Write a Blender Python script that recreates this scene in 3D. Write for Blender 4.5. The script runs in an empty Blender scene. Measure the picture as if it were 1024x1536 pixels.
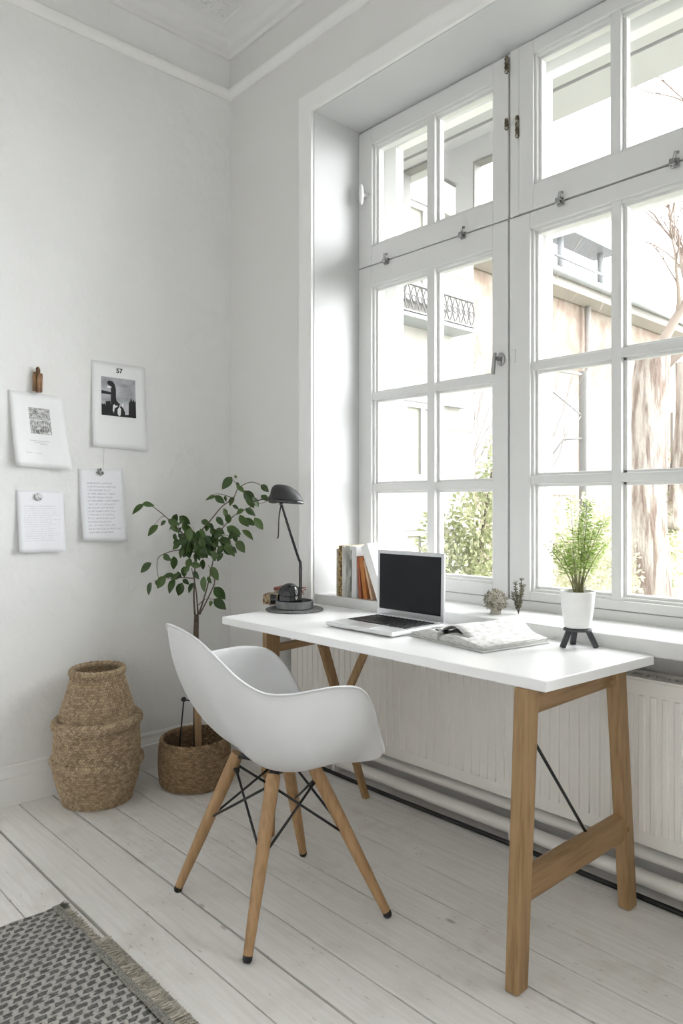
import bpy, bmesh, math, random
from mathutils import Vector, Matrix
C = bpy.context.scene.collection
PI = math.pi
V = Vector
WORLD = {}

# ------------------------------------------------------------------ materials
def mat(name, col, rough=.5, metal=0., spec=.5, bump=None, vary=None, coat=0.):
    """principled; vary=(scale, colour2, low, high[, stretch]); bump=(scale, strength, distance[, stretch])"""
    m = bpy.data.materials.new(name); m.use_nodes = True
    nt = m.node_tree; b = nt.nodes['Principled BSDF']
    b.inputs['Base Color'].default_value = (*col, 1)
    b.inputs['Roughness'].default_value = rough
    b.inputs['Metallic'].default_value = metal
    b.inputs['Specular IOR Level'].default_value = spec
    b.inputs['Coat Weight'].default_value = coat
    def coords(stretch):
        tc = nt.nodes.new('ShaderNodeTexCoord')
        mp = nt.nodes.new('ShaderNodeMapping'); mp.inputs['Scale'].default_value = stretch
        nt.links.new(tc.outputs['Object'], mp.inputs['Vector']); return mp.outputs['Vector']
    if vary:
        sc, c2, lo, hi = vary[:4]
        n = nt.nodes.new('ShaderNodeTexNoise'); n.inputs['Scale'].default_value = sc; n.inputs['Detail'].default_value = 6
        nt.links.new(coords(vary[4] if len(vary) > 4 else (1, 1, 1)), n.inputs['Vector'])
        mr = nt.nodes.new('ShaderNodeMapRange'); mr.inputs[1].default_value = lo; mr.inputs[2].default_value = hi
        nt.links.new(n.outputs['Fac'], mr.inputs[0])
        mx = nt.nodes.new('ShaderNodeMix'); mx.data_type = 'RGBA'
        mx.inputs[6].default_value = (*col, 1); mx.inputs[7].default_value = (*c2, 1)
        nt.links.new(mr.outputs[0], mx.inputs[0]); nt.links.new(mx.outputs[2], b.inputs['Base Color'])
    if bump:
        sc, st, di = bump[:3]
        n = nt.nodes.new('ShaderNodeTexNoise'); n.inputs['Scale'].default_value = sc; n.inputs['Detail'].default_value = 5
        nt.links.new(coords(bump[3] if len(bump) > 3 else (1, 1, 1)), n.inputs['Vector'])
        bp = nt.nodes.new('ShaderNodeBump'); bp.inputs['Strength'].default_value = st; bp.inputs['Distance'].default_value = di
        nt.links.new(n.outputs['Fac'], bp.inputs['Height']); nt.links.new(bp.outputs['Normal'], b.inputs['Normal'])
    return m

class NT:
    """tiny helper for hand-wired node materials"""
    def __init__(s, m): s.nt = m.node_tree; s.b = s.nt.nodes['Principled BSDF']
    def n(s, t, **kw):
        x = s.nt.nodes.new(t)
        for k, v in kw.items(): setattr(x, k, v)
        return x
    def l(s, a, b): s.nt.links.new(a, b)
    def math(s, op, a, b=None):
        x = s.n('ShaderNodeMath', operation=op)
        for i, v in enumerate((a, b)):
            if v is None: continue
            if isinstance(v, (int, float)): x.inputs[i].default_value = v
            else: s.l(v, x.inputs[i])
        return x.outputs[0]
    def noise(s, vec, scale, detail=4):
        x = s.n('ShaderNodeTexNoise'); x.inputs['Scale'].default_value = scale; x.inputs['Detail'].default_value = detail
        if vec is not None: s.l(vec, x.inputs['Vector'])
        return x.outputs['Fac']
    def mapr(s, v, a, b, c=0., d=1.):
        x = s.n('ShaderNodeMapRange')
        for i, k in enumerate((a, b, c, d)): x.inputs[i + 1].default_value = k
        s.l(v, x.inputs[0]); return x.outputs[0]
    def mix(s, f, a, b):
        x = s.n('ShaderNodeMix', data_type='RGBA')
        for i, v in ((6, a), (7, b)):
            if isinstance(v, tuple): x.inputs[i].default_value = (*v, 1)
            else: s.l(v, x.inputs[i])
        if isinstance(f, (int, float)): x.inputs[0].default_value = f
        else: s.l(f, x.inputs[0])
        return x.outputs[2]
    def obj(s, scale=(1, 1, 1)):
        tc = s.n('ShaderNodeTexCoord'); mp = s.n('ShaderNodeMapping'); mp.inputs['Scale'].default_value = scale
        s.l(tc.outputs['Object'], mp.inputs['Vector']); return mp.outputs['Vector']
    def xyz(s, v):
        x = s.n('ShaderNodeSeparateXYZ'); s.l(v, x.inputs[0]); return x.outputs

M = {}
M['plaster'] = mat('plaster', (.75, .752, .745), .85, vary=(1.3, (.79, .79, .785), .35, .65), bump=(8, .75, .022))
M['plaster_w'] = mat('plaster_smooth', (.71, .70, .69), .85, bump=(14, .15, .006))
M['ceil'] = mat('ceiling_paint', (.74, .735, .73), .85, bump=(30, .1, .004))
M['trim'] = mat('trim_paint', (.80, .795, .785), .45, bump=(25, .05, .002))
M['frame'] = mat('window_paint', (.70, .70, .69), .38, bump=(20, .06, .002))
M['rad'] = mat('radiator_paint', (.79, .765, .725), .4)
M['white'] = mat('white_laminate', (.84, .84, .84), .28)
M['chair'] = mat('white_plastic', (.66, .663, .672), .42)
M['oak'] = mat('oak', (.34, .212, .100), .5, vary=(9, (.24, .138, .058), .42, .66, (9, 9, .7)), bump=(30, .1, .002, (8, 8, .6)))
M['oak_x'] = mat('oak_cross', (.32, .197, .092), .5, vary=(9, (.22, .125, .052), .42, .66, (9, .7, 9)), bump=(30, .1, .002, (8, .6, 8)))
M['beech'] = mat('beech', (.40, .242, .115), .42, vary=(10, (.31, .178, .078), .4, .66, (8, 8, .7)))
M['black'] = mat('black_metal', (.012, .012, .013), .4)
M['gloss'] = mat('black_gloss', (.008, .009, .011), .12, coat=.4)
M['greymetal'] = mat('grey_metal', (.030, .031, .031), .5, spec=.3)
M['chrome'] = mat('chrome', (.38, .38, .38), .2, 1.)
M['brass'] = mat('aged_brass', (.12, .095, .06), .5, .7, vary=(60, (.45, .42, .36), .5, .6))
M['alu'] = mat('aluminium', (.62, .63, .65), .35, .85)
M['aluw'] = mat('laptop_deck', (.74, .745, .76), .38, .35)
M['screen'] = mat('screen_glass', (.010, .011, .014), .10, spec=.2)
M['key'] = mat('key_plastic', (.016, .016, .018), .5)
M['felt'] = mat('felt', (.10, .102, .105), .95, vary=(160, (.20, .20, .20), .45, .6), bump=(220, .5, .003))
M['concrete'] = mat('concrete', (.145, .15, .155), .8, vary=(40, (.19, .19, .19), .4, .7), bump=(120, .2, .002))
M['paper'] = mat('paper', (.83, .84, .86), .7)
M['pages'] = mat('pages', (.74, .73, .70), .8, vary=(9, (.60, .58, .54), .4, .7, (1, 1, 40)))
M['pot'] = mat('white_ceramic', (.83, .83, .82), .3)
M['stand'] = mat('dark_stand', (.05, .052, .057), .55)
M['soil'] = mat('soil', (.035, .024, .016), .95, bump=(70, .8, .01))
M['bark'] = mat('bark', (.115, .085, .06), .8, vary=(40, (.06, .045, .035), .4, .65), bump=(60, .4, .004))
M['stake'] = mat('stake', (.30, .185, .09), .6, vary=(12, (.20, .12, .055), .4, .65, (6, 6, .6)))
M['dark'] = mat('dark_gap', (.02, .018, .016), .9)
M['cable'] = mat('cable', (.01, .01, .01), .5)
M['ink'] = mat('ink', (.012, .012, .014), .7)

def leafmat(name, c1, c2, rough=.4, trans=.25):
    m = mat(name, c1, rough); h = NT(m)
    g = h.n('ShaderNodeNewGeometry')
    x = h.mix(g.outputs['Random Per Island'], c1, c2)
    h.l(x, h.b.inputs['Base Color'])
    t = h.n('ShaderNodeBsdfTranslucent'); h.l(x, t.inputs['Color'])
    s = h.n('ShaderNodeMixShader'); s.inputs[0].default_value = trans
    h.l(h.b.outputs[0], s.inputs[1]); h.l(t.outputs[0], s.inputs[2])
    h.l(s.outputs[0], h.nt.nodes['Material Output'].inputs['Surface'])
    return m
M['leaf'] = leafmat('ficus_leaf', (.020, .050, .010), (.070, .120, .026), .34, .2)
M['bamboo'] = leafmat('fine_leaf', (.20, .34, .05), (.46, .55, .20), .5, .5)
M['dried'] = leafmat('dried_flower', (.10, .085, .055), (.55, .52, .44), .8, .1)
M['sprig'] = leafmat('dried_sprig', (.035, .04, .022), (.20, .19, .13), .8, .1)
M['bush'] = leafmat('bush_leaf', (.20, .24, .10), (.46, .46, .28), .6, .3)
M['bushb'] = leafmat('pale_leaf', (.36, .38, .23), (.55, .52, .38), .6, .3)
M['twig'] = leafmat('bare_twig', (.27, .21, .18), (.44, .37, .32), .8, .1)

def glassmat():
    m = bpy.data.materials.new('window_glass'); m.use_nodes = True; h = NT(m)
    h.nt.nodes.remove(h.b)
    tr = h.n('ShaderNodeBsdfTransparent'); tr.inputs[0].default_value = (.975, .978, .978, 1)
    gl = h.n('ShaderNodeBsdfGlossy'); gl.inputs['Roughness'].default_value = .02
    ge = h.n('ShaderNodeNewGeometry'); dt = h.n('ShaderNodeVectorMath', operation='DOT_PRODUCT'); h.l(ge.outputs['Incoming'], dt.inputs[0]); h.l(ge.outputs['Normal'], dt.inputs[1])
    sch = h.math('ADD', .04, h.math('MULTIPLY', .96, h.math('POWER', h.math('SUBTRACT', 1., h.math('ABSOLUTE', dt.outputs['Value'])), 5.)))
    s = h.n('ShaderNodeMixShader')
    h.l(sch, s.inputs[0]); h.l(tr.outputs[0], s.inputs[1]); h.l(gl.outputs[0], s.inputs[2])
    h.l(s.outputs[0], h.nt.nodes['Material Output'].inputs['Surface'])
    return m
M['glass'] = glassmat()

def floormat():
    m = mat('whitewashed_boards', (.70, .675, .64), .5, spec=.35); h = NT(m)
    o = h.obj(); x, y, z = h.xyz(o)
    board = h.math('FLOOR', h.math('DIVIDE', h.math('ADD', y, 50 * .131 + FLOOR_OFF), .131))
    wn = h.n('ShaderNodeTexWhiteNoise', noise_dimensions='1D'); h.l(board, wn.inputs['W'])
    cb = h.n('ShaderNodeCombineXYZ')
    h.l(h.math('ADD', x, h.math('MULTIPLY', wn.outputs[0], 13.)), cb.inputs[0]); h.l(y, cb.inputs[1])
    mp = h.n('ShaderNodeMapping'); mp.inputs['Scale'].default_value = (1.6, 26, 1); h.l(cb.outputs[0], mp.inputs['Vector'])
    grain = h.noise(mp.outputs[0], 3., 7)
    blot = h.noise(o, 3.2, 6)
    worn = h.noise(o, 11., 6)
    c = h.mix(h.mapr(grain, .40, .72), (.80, .785, .765), (.71, .685, .655))
    c = h.mix(h.math('MULTIPLY', h.mapr(wn.outputs[0], 0, 1), .35), c, (.74, .715, .685))
    c = h.mix(h.mapr(h.math('MULTIPLY', blot, worn), .27, .48, 0, .5), c, (.58, .525, .47))
    # knots and scuffs
    vo = h.n('ShaderNodeTexVoronoi'); vo.inputs['Scale'].default_value = 4.2
    mp2 = h.n('ShaderNodeMapping'); mp2.inputs['Scale'].default_value = (.62, 1.3, 1); h.l(o, mp2.inputs['Vector']); h.l(mp2.outputs[0], vo.inputs['Vector'])
    d = h.math('ADD', vo.outputs['Distance'], h.math('MULTIPLY', worn, .03))
    c = h.mix(h.mapr(d, .07, .035, 0, .75), c, (.30, .27, .235))
    fl_ = h.noise(h.obj((.8, 2.2, 1)), 38., 5)
    c = h.mix(h.mapr(h.math('ADD', fl_, h.math('MULTIPLY', blot, .35)), .84, .93, 0, .65), c, (.38, .34, .30))
    h.l(c, h.b.inputs['Base Color'])
    bp = h.n('ShaderNodeBump'); bp.inputs['Strength'].default_value = .15; bp.inputs['Distance'].default_value = .003
    h.l(grain, bp.inputs['Height']); h.l(bp.outputs[0], h.b.inputs['Normal'])
    return m
FLOOR_OFF = .0725
M['floor'] = floormat()

def wickermat(name, c1, c2, c3, rows, strands):
    """braided fibre: strands wind round z, rows up"""
    m = mat(name, c1, .75); h = NT(m)
    o = h.obj(); x, y, z = h.xyz(o)
    ang = h.math('ARCTAN2', y, x)
    cb = h.n('ShaderNodeCombineXYZ'); h.l(h.math('MULTIPLY', ang, strands), cb.inputs[0]); h.l(h.math('MULTIPLY', z, rows), cb.inputs[1])
    # slanted strand cells alternating direction per row
    row = h.math('FLOOR', h.math('MULTIPLY', z, rows))
    alt = h.math('SUBTRACT', h.math('MULTIPLY', h.math('MODULO', row, 2.), 2.), 1.)
    u = h.math('ADD', h.math('MULTIPLY', ang, strands), h.math('MULTIPLY', h.math('MULTIPLY', h.math('FRACT', h.math('MULTIPLY', z, rows)), alt), .9))
    ph = h.math('ABSOLUTE', h.math('SINE', h.math('MULTIPLY', u, PI)))
    cell = h.n('ShaderNodeCombineXYZ'); h.l(h.math('FLOOR', u), cell.inputs[0]); h.l(row, cell.inputs[1])
    wn = h.n('ShaderNodeTexWhiteNoise', noise_dimensions='2D'); h.l(cell.outputs[0], wn.inputs['Vector'])
    c = h.mix(wn.outputs['Value'], c1, c2)
    c = h.mix(h.mapr(h.noise(o, 170., 3), .42, .62, 0, .55), c, c3)
    big = h.mapr(h.math('ABSOLUTE', h.math('SINE', h.math('MULTIPLY', z, rows * PI))), .30, .0)
    c = h.mix(h.math('MULTIPLY', big, .6), c, tuple(k * .35 for k in c3))
    c = h.mix(h.mapr(ph, .35, .0, 0, .8), c, tuple(k * .25 for k in c3))
    h.l(c, h.b.inputs['Base Color'])
    bp = h.n('ShaderNodeBump'); bp.inputs['Strength'].default_value = .8; bp.inputs['Distance'].default_value = .004
    h.l(h.math('ADD', ph, h.math('MULTIPLY', h.noise(o, 150., 3), .8)), bp.inputs['Height']); h.l(bp.outputs[0], h.b.inputs['Normal'])
    return m
M['wicker'] = wickermat('seagrass', (.63, .485, .32), (.29, .20, .12), (.42, .30, .18), 100., 15.)
M['wicker2'] = wickermat('rush', (.44, .30, .17), (.19, .12, .06), (.27, .175, .095), 104., 12.)

def rugmat():
    m = mat('rug_weave', (.4, .4, .38), .95); h = NT(m)
    o = h.obj(); x, y, z = h.xyz(o)
    n0 = h.math('MULTIPLY', h.math('SUBTRACT', h.noise(o, 90., 3), .5), .5)
    u = h.math('ADD', h.math('MULTIPLY', x, 50.), n0)
    fu = h.math('FRACT', u); col_ = h.math('MODULO', h.math('FLOOR', u), 2.)
    vv = h.math('ADD', h.math('ADD', h.math('MULTIPLY', y, 30.), h.math('MULTIPLY', col_, .5)), h.math('ADD', n0, h.math('MULTIPLY', fu, .2)))
    fv = h.math('FRACT', vv)
    n = h.noise(o, 130., 4); n2 = h.noise(o, 14., 3)
    k = h.math('SUBTRACT', 1., h.math('MULTIPLY', h.mapr(h.math('ABSOLUTE', h.math('SUBTRACT', fu, .45)), .40, .32), h.mapr(h.math('ABSOLUTE', h.math('SUBTRACT', fv, .5)), .36, .28)))
    c = h.mix(k, (.085, .085, .08), (.50, .49, .46))
    c = h.mix(h.mapr(n, .42, .66, 0, .55), c, (.27, .265, .25))
    c = h.mix(h.mapr(n2, .4, .7, 0, .25), c, (.20, .195, .185))
    h.l(c, h.b.inputs['Base Color'])
    bp = h.n('ShaderNodeBump'); bp.inputs['Strength'].default_value = .9; bp.inputs['Distance'].default_value = .006
    h.l(h.math('ADD', n, h.math('MULTIPLY', k, .6)), bp.inputs['Height']); h.l(bp.outputs[0], h.b.inputs['Normal'])
    return m
M['rug'] = rugmat()
M['fringe'] = leafmat('rug_fringe', (.20, .18, .145), (.62, .57, .48), .95, 0.)

def textpaper(name, lines, x0, x1, z0, z1, dark, seed, tint):
    """a sheet with illegible handwritten lines (object coords: y across, z up)"""
    m = mat(name, tint, .7); h = NT(m)
    o = h.obj(); x, y, z = h.xyz(o)
    t = h.math('MULTIPLY', h.math('SUBTRACT', z, z0), lines / (z1 - z0))
    row = h.math('FLOOR', t); f = h.math('FRACT', t)
    cb = h.n('ShaderNodeCombineXYZ'); h.l(h.math('MULTIPLY', y, 260.), cb.inputs[0]); h.l(h.math('ADD', h.math('MULTIPLY', row, 7.3), seed), cb.inputs[1]); h.l(h.math('MULTIPLY', f, 2.2), cb.inputs[2])
    n = h.noise(cb.outputs[0], 1., 3)
    wn = h.n('ShaderNodeTexWhiteNoise', noise_dimensions='1D'); h.l(h.math('ADD', row, seed), wn.inputs['W'])
    end = h.math('SUBTRACT', x1, h.math('MULTIPLY', wn.outputs[0], (x1 - x0) * .3))
    k = h.mapr(n, .42, .56)
    for cond in (h.math('GREATER_THAN', f, .25), h.math('LESS_THAN', f, .75), h.math('GREATER_THAN', y, x0), h.math('LESS_THAN', y, end), h.math('GREATER_THAN', z, z0), h.math('LESS_THAN', z, z1)):
        k = h.math('MULTIPLY', k, cond)
    h.l(h.mix(h.math('MULTIPLY', k, dark), tint, (.12, .13, .2)), h.b.inputs['Base Color'])
    return m

# ------------------------------------------------------------------ mesh builder
class MB:
    def __init__(s): s.v = []; s.f = []
    def add(s, vs, fs):
        o = len(s.v); s.v += [V(p) for p in vs]; s.f += [tuple(i + o for i in f) for f in fs]; return s
    def box(s, c, d, rot=None):
        vs = []
        for k in range(8):
            p = V(((k & 1) - .5, ((k >> 1) & 1) - .5, ((k >> 2) & 1) - .5)) * V(d) if False else V((((k & 1) - .5) * d[0], (((k >> 1) & 1) - .5) * d[1], (((k >> 2) & 1) - .5) * d[2]))
            if rot: p = rot @ p
            vs.append(V(c) + p)
        return s.add(vs, [(0, 2, 3, 1), (4, 5, 7, 6), (0, 1, 5, 4), (2, 6, 7, 3), (0, 4, 6, 2), (1, 3, 7, 5)])
    def bb(s, a, b):
        return s.box([(a[i] + b[i]) / 2 for i in range(3)], [abs(b[i] - a[i]) for i in range(3)])
    def bar(s, p, q, w, t, up=(0, 0, 1), w2=None, t2=None):
        """rectangular bar p->q; w across, t along 'up'-ish"""
        p, q = V(p), V(q); d = (q - p).normalized(); a = d.cross(V(up))
        if a.length < 1e-4: a = d.cross(V((1, 0, 0)))
        a.normalize(); b = a.cross(d).normalized(); w2 = w2 or w; t2 = t2 or t
        vs = []
        for o, ww, tt in ((p, w, t), (q, w2, t2)):
            for i, j in ((-1, -1), (1, -1), (1, 1), (-1, 1)): vs.append(o + a * i * ww / 2 + b * j * tt / 2)
        return s.add(vs, [(3, 2, 1, 0), (4, 5, 6, 7), (0, 1, 5, 4), (1, 2, 6, 5), (2, 3, 7, 6), (3, 0, 4, 7)])
    def tube(s, pts, r, n=8, cap=True):
        pts = [V(p) for p in pts]; R = r if isinstance(r, (list, tuple)) else [r] * len(pts)
        vs = []; fs = []; a = None
        for i, p in enumerate(pts):
            d = (pts[min(i + 1, len(pts) - 1)] - pts[max(i - 1, 0)]).normalized()
            if a is None:
                a = d.cross(V((0, 0, 1)));
                if a.length < 1e-3: a = d.cross(V((1, 0, 0)))
            a = (a - d * a.dot(d)).normalized(); b = d.cross(a)
            for k in range(n):
                t = 2 * PI * k / n; vs.append(p + (a * math.cos(t) + b * math.sin(t)) * R[i])
        for i in range(len(pts) - 1):
            for k in range(n):
                k2 = (k + 1) % n; fs.append((i * n + k, i * n + k2, (i + 1) * n + k2, (i + 1) * n + k))
        if cap: fs.append(tuple(reversed(range(n)))); fs.append(tuple(range((len(pts) - 1) * n, len(pts) * n)))
        return s.add(vs, fs)
    def lathe(s, prof, c=(0, 0, 0), n=48, wob=None, cap0=True, cap1=True):
        vs = []; fs = []; c = V(c)
        for i, (r, z) in enumerate(prof):
            for k in range(n):
                t = 2 * PI * k / n; rr, zz = r, z
                if wob: rr, zz = wob(r, z, t)
                vs.append(c + V((rr * math.cos(t), rr * math.sin(t), zz)))
        for i in range(len(prof) - 1):
            for k in range(n):
                k2 = (k + 1) % n; fs.append((i * n + k, i * n + k2, (i + 1) * n + k2, (i + 1) * n + k))
        if cap0: fs.append(tuple(reversed(range(n))))
        if cap1: fs.append(tuple(range((len(prof) - 1) * n, len(prof) * n)))
        return s.add(vs, fs)
    def prism(s, poly, ext):
        n = len(poly); e = V(ext); P = [V(p) for p in poly]
        return s.add(P + [p + e for p in P], [tuple(reversed(range(n))), tuple(range(n, 2 * n))] + [(i, (i + 1) % n, (i + 1) % n + n, i + n) for i in range(n)])
    def grid(s, rows):
        n = len(rows[0]); vs = [p for r in rows for p in r]
        return s.add(vs, [(i * n + k, i * n + k + 1, (i + 1) * n + k + 1, (i + 1) * n + k) for i in range(len(rows) - 1) for k in range(n - 1)])
    def frame(s, x0, x1, z0, z1, w, y0, y1):
        """rectangular ring in the xz plane; w=(l,r,b,t) member widths inside the outer rect"""
        l, r, b, t = w
        s.bb((x0, y0, z0), (x0 + l, y1, z1)); s.bb((x1 - r, y0, z0), (x1, y1, z1))
        s.bb((x0 + l, y0, z0), (x1 - r, y1, z0 + b)); s.bb((x0 + l, y0, z1 - t), (x1 - r, y1, z1)); return s
    def xf(s, m): s.v = [m @ p for p in s.v]; return s
    def build(s, name, m, parent=None, smooth=False, bevel=0, seg=2, sub=0, origin=None, solid=0, kind=None, label=None, angle=40):
        lo = [min(p[i] for p in s.v) for i in range(3)]; hi = [max(p[i] for p in s.v) for i in range(3)]
        o = V(origin) if origin is not None else V(((lo[0] + hi[0]) / 2, (lo[1] + hi[1]) / 2, lo[2]))
        me = bpy.data.meshes.new(name); me.from_pydata([p - o for p in s.v], [], s.f); me.validate(); me.update()
        ob = bpy.data.objects.new(name, me); C.objects.link(ob)
        me.materials.append(m)
        b = bmesh.new(); b.from_mesh(me); bmesh.ops.recalc_face_normals(b, faces=b.faces); b.to_mesh(me); b.free()
        if smooth:
            for p in me.polygons: p.use_smooth = True
            if smooth == 'auto': me.set_sharp_from_angle(angle=math.radians(angle))
        if solid:
            md = ob.modifiers.new('thickness', 'SOLIDIFY'); md.thickness = solid; md.offset = 0
        if bevel:
            md = ob.modifiers.new('bevel', 'BEVEL'); md.width = bevel; md.segments = seg; md.limit_method = 'ANGLE'; md.angle_limit = math.radians(40)
            md.harden_normals = False
        if sub:
            md = ob.modifiers.new('sub', 'SUBSURF'); md.levels = sub; md.render_levels = sub
        WORLD[ob.name] = o
        if parent: ob.parent = parent; ob.location = o - WORLD[parent.name]
        else: ob.location = o
        if kind: ob['kind'] = kind
        if label: ob['label'] = label
        return ob

def thing(name, loc, label, cat, group=None, kind=None):
    o = bpy.data.objects.new(name, None); C.objects.link(o); o.empty_display_size = .05
    o.location = loc; WORLD[o.name] = V(loc)
    if label: o['label'] = label
    if cat: o['category'] = cat
    if group: o['group'] = group
    if kind: o['kind'] = kind
    return o
def tag(o, label, cat, group=None):
    o['label'] = label; o['category'] = cat
    if group: o['group'] = group
    return o
def struct(o): o['kind'] = 'structure'; return o
def rz(a, c=(0, 0, 0)): return Matrix.Translation(V(c)) @ Matrix.Rotation(a, 4, 'Z')
def catmull(P, n=8, closed=False):
    P = [V(p) for p in P]; out = []; L = len(P)
    for i in range(L if closed else L - 1):
        g = (lambda k: P[k % L]) if closed else (lambda k: P[max(0, min(L - 1, k))])
        a, b, c, d = g(i - 1), g(i), g(i + 1), g(i + 2)
        for k in range(n):
            t = k / n
            out.append(.5 * ((2 * b) + (c - a) * t + (2 * a - 5 * b + 4 * c - d) * t * t + (3 * b - a - 3 * c + d) * t ** 3))
    if not closed: out.append(P[-1])
    return out

# ------------------------------------------------------------------ the room
RX, RY = 5.2, -3.3          # right wall x, back wall y
ZC = 3.37                   # ceiling
YW = .26                    # inner face of the window frame
WX0, WX1 = .616, 2.30       # opening of the first window
NX0 = .31                   # radiator niche
T = .50
# floor boards
fl = MB(); k = -31
random.seed(3)
strong = {-.863: .0075, -1.125: .0095, -.46: .0055, -.60: .004, -.735: .0045, -1.0: .0045}
ys = [-.0725 - .131 * i + .131 * 3 for i in range(0, 33)]
for i in range(len(ys) - 1):
    a, b = ys[i + 1], ys[i]
    g0, g1 = .0016, .0016
    for y_, gg in strong.items():
        if abs(a - y_) < .03: g0 = gg / 2
        if abs(b - y_) < .03: g1 = gg / 2
    dz = random.uniform(-.0008, .0006)
    fl.bb((0.0, max(a + g0, RY), -.025), (RX, min(b - g1, .26), dz))
struct(fl.build('floor', M['floor'], bevel=.0007, seg=1, origin=(0, 0, 0)))
struct(MB().bb((-.2, RY - .2, -.08), (RX + .2, .4, -.026)).build('floor_underlay', M['dark']))
# walls
struct(MB().bb((-.3, RY - .3, 0), (0, .5, 3.6)).build('wall_left', M['plaster']))
w = MB()
w.bb((0, 0, .735), (WX0, T, 3.6)); w.bb((0, 0, 0), (NX0, T, .735)); w.bb((NX0, .25, 0), (2.6, T, .735))
W2 = (2.85, 5.0)  # opening of the unseen window added for fill light
w.bb((WX0, 0, 2.805), (W2[0], T, 3.6)); w.bb((WX1, 0, .735), (W2[0], T, 2.805)); w.bb((2.6, 0, 0), (RX + .3, T, .735))
w.bb((W2[0], 0, 2.805), (RX + .3, T, 3.6)); w.bb((W2[1], 0, .735), (RX + .3, T, 2.805))
struct(w.build('wall_window', M['plaster_w']))
w = MB(); w.bb((RX, RY, 0), (RX + .3, 0, 3.6)); struct(w.build('wall_right', M['plaster']))
struct(MB().bb((0, RY - .3, 0), (RX + .3, RY, 3.6)).build('wall_back', M['plaster']))
struct(MB().bb((-.3, RY - .3, ZC), (RX + .3, T, ZC + .25)).build('ceiling', M['ceil']))

# profile swept along left wall and window wall: (out, z)
def sweep(prof, name, m, closed=True, y_end=RY, x_end=RX, bevel=0):
    b = MB(); n = len(prof)
    vs = [V((o, y_end, z)) for o, z in prof] + [V((o, -o, z)) for o, z in prof] + [V((x_end, -o, z)) for o, z in prof]
    fs = []
    for s_ in range(2):
        for i in range(n if closed else n - 1):
            j = (i + 1) % n; fs.append((s_ * n + i, s_ * n + j, (s_ + 1) * n + j, (s_ + 1) * n + i))
    b.add(vs, fs); return struct(b.build(name, m, smooth='auto', angle=35))
sweep([(0, 3.092), (.010, 3.092), (.018, 3.098), (.026, 3.108), (.030, 3.120), (.030, 3.128), (.024, 3.134), (0, 3.134)], 'trim_1', M['trim'])
pr_ = [(0, 3.285), (.012, 3.285), (.016, 3.292), (.02, 3.300), (.035, 3.306), (.05, 3.318), (.06, 3.332), (.07, 3.336), (.085, 3.336), (.095, 3.342), (.11, 3.348), (.125, 3.350), (.13, 3.356), (.25, 3.358), (.26, 3.352), (.272, 3.352), (.285, 3.362), (.29, 3.372)]
sweep(pr_, 'trim_2', M['ceil'], closed=False)
# rough stucco ornament band between the mouldings
random.seed(8); b = MB()
for i in range(420):
    q = .145 + random.random() * .095
    p = (q, -q - random.random() * 1.6, 3.357) if i % 2 else (q + random.random() * 1.6, -q, 3.357)
    r = random.uniform(.003, .009)
    b.lathe([(r, 0), (r * .8, -r * .5), (r * .2, -r * .8)], p, 6)
struct(b.build('trim_3', M['ceil'], smooth=True))
# baseboards
pb = [(0, .155), (.006, .155), (.010, .150), (.011, .143), (.009, .137), (.010, .131), (.016, .124), (.018, .112), (.0185, .108), (.024, .106), (.025, .100), (.025, 0), (0, 0)]
b = MB(); n = len(pb)
b.add([V((o, RY, z)) for o, z in pb] + [V((o, -o, z)) for o, z in pb], [(i, (i + 1) % n, (i + 1) % n + n, i + n) for i in range(n)])
struct(b.build('baseboard_left', M['trim'], smooth='auto', angle=35))
b = MB()
b.add([V((o, -o, z)) for o, z in pb] + [V((NX0, -o, z)) for o, z in pb], [(i, (i + 1) % n, (i + 1) % n + n, i + n) for i in range(n)])
struct(b.build('baseboard_window', M['trim'], smooth='auto', angle=35))
# architrave round the opening (profile: d = distance outwards from the opening edge, o = projection)
pa = [(0, 0), (0, .014), (.012, .016), (.016, .010), (.024, .012), (.040, .020), (.058, .026), (.064, .026), (.070, .020), (.079, .016), (.079, 0)]
b = MB(); n = len(pa); zt = 2.805; path = [(WX0, .735, -1, 0), (WX0, zt, -1, 1), (WX1, zt, 1, 1), (WX1, .735, 1, 0)]
vs = [V((x + sx * d, -o, z + sz * d)) for x, z, sx, sz in path for d, o in pa]
b.add(vs, [(s_ * n + i, s_ * n + (i + 1) % n, (s_ + 1) * n + (i + 1) % n, (s_ + 1) * n + i) for s_ in range(3) for i in range(n)] + [tuple(range(n)), tuple(range(3 * n, 4 * n))])
struct(b.build('trim_4', M['trim'], smooth='auto', angle=30))

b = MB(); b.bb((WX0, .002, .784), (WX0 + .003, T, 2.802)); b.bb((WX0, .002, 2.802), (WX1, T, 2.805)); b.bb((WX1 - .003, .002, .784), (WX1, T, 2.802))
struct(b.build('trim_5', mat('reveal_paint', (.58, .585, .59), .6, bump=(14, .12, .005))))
# ------------------------------------------------------------------ window sill
b = MB().bb((.55, .012, .737), (2.42, YW + .02, .784))
tag(struct(b.build('window_sill', M['frame'], bevel=.005)), 'long white painted sill under the window behind the desk', 'sill')

# ------------------------------------------------------------------ window_1
def moulded_sash(bm, x0, x1, z0, z1, w, y):
    """flat member ring + a stepped bead down to the glass"""
    l, r, bo, t = w
    bm.frame(x0, x1, z0, z1, w, y, y + .055)
    a, c, e, g = x0 + l, x1 - r, z0 + bo, z1 - t
    # sloping bead (slightly set back)
    for d, yy in ((.012, .012), (.022, .024)):
        bm.frame(a - .002, c + .002, e - .002, g + .002, (d, d, d, d), y + yy, y + .054)
    return a, c, e, g
def pane_at(x0, x1, z0, z1, y, par):
    return MB().bb((x0, y, z0), (x1, y + .003, z1)).build('pane', M['glass'], par)
GY = YW + .046

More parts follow.
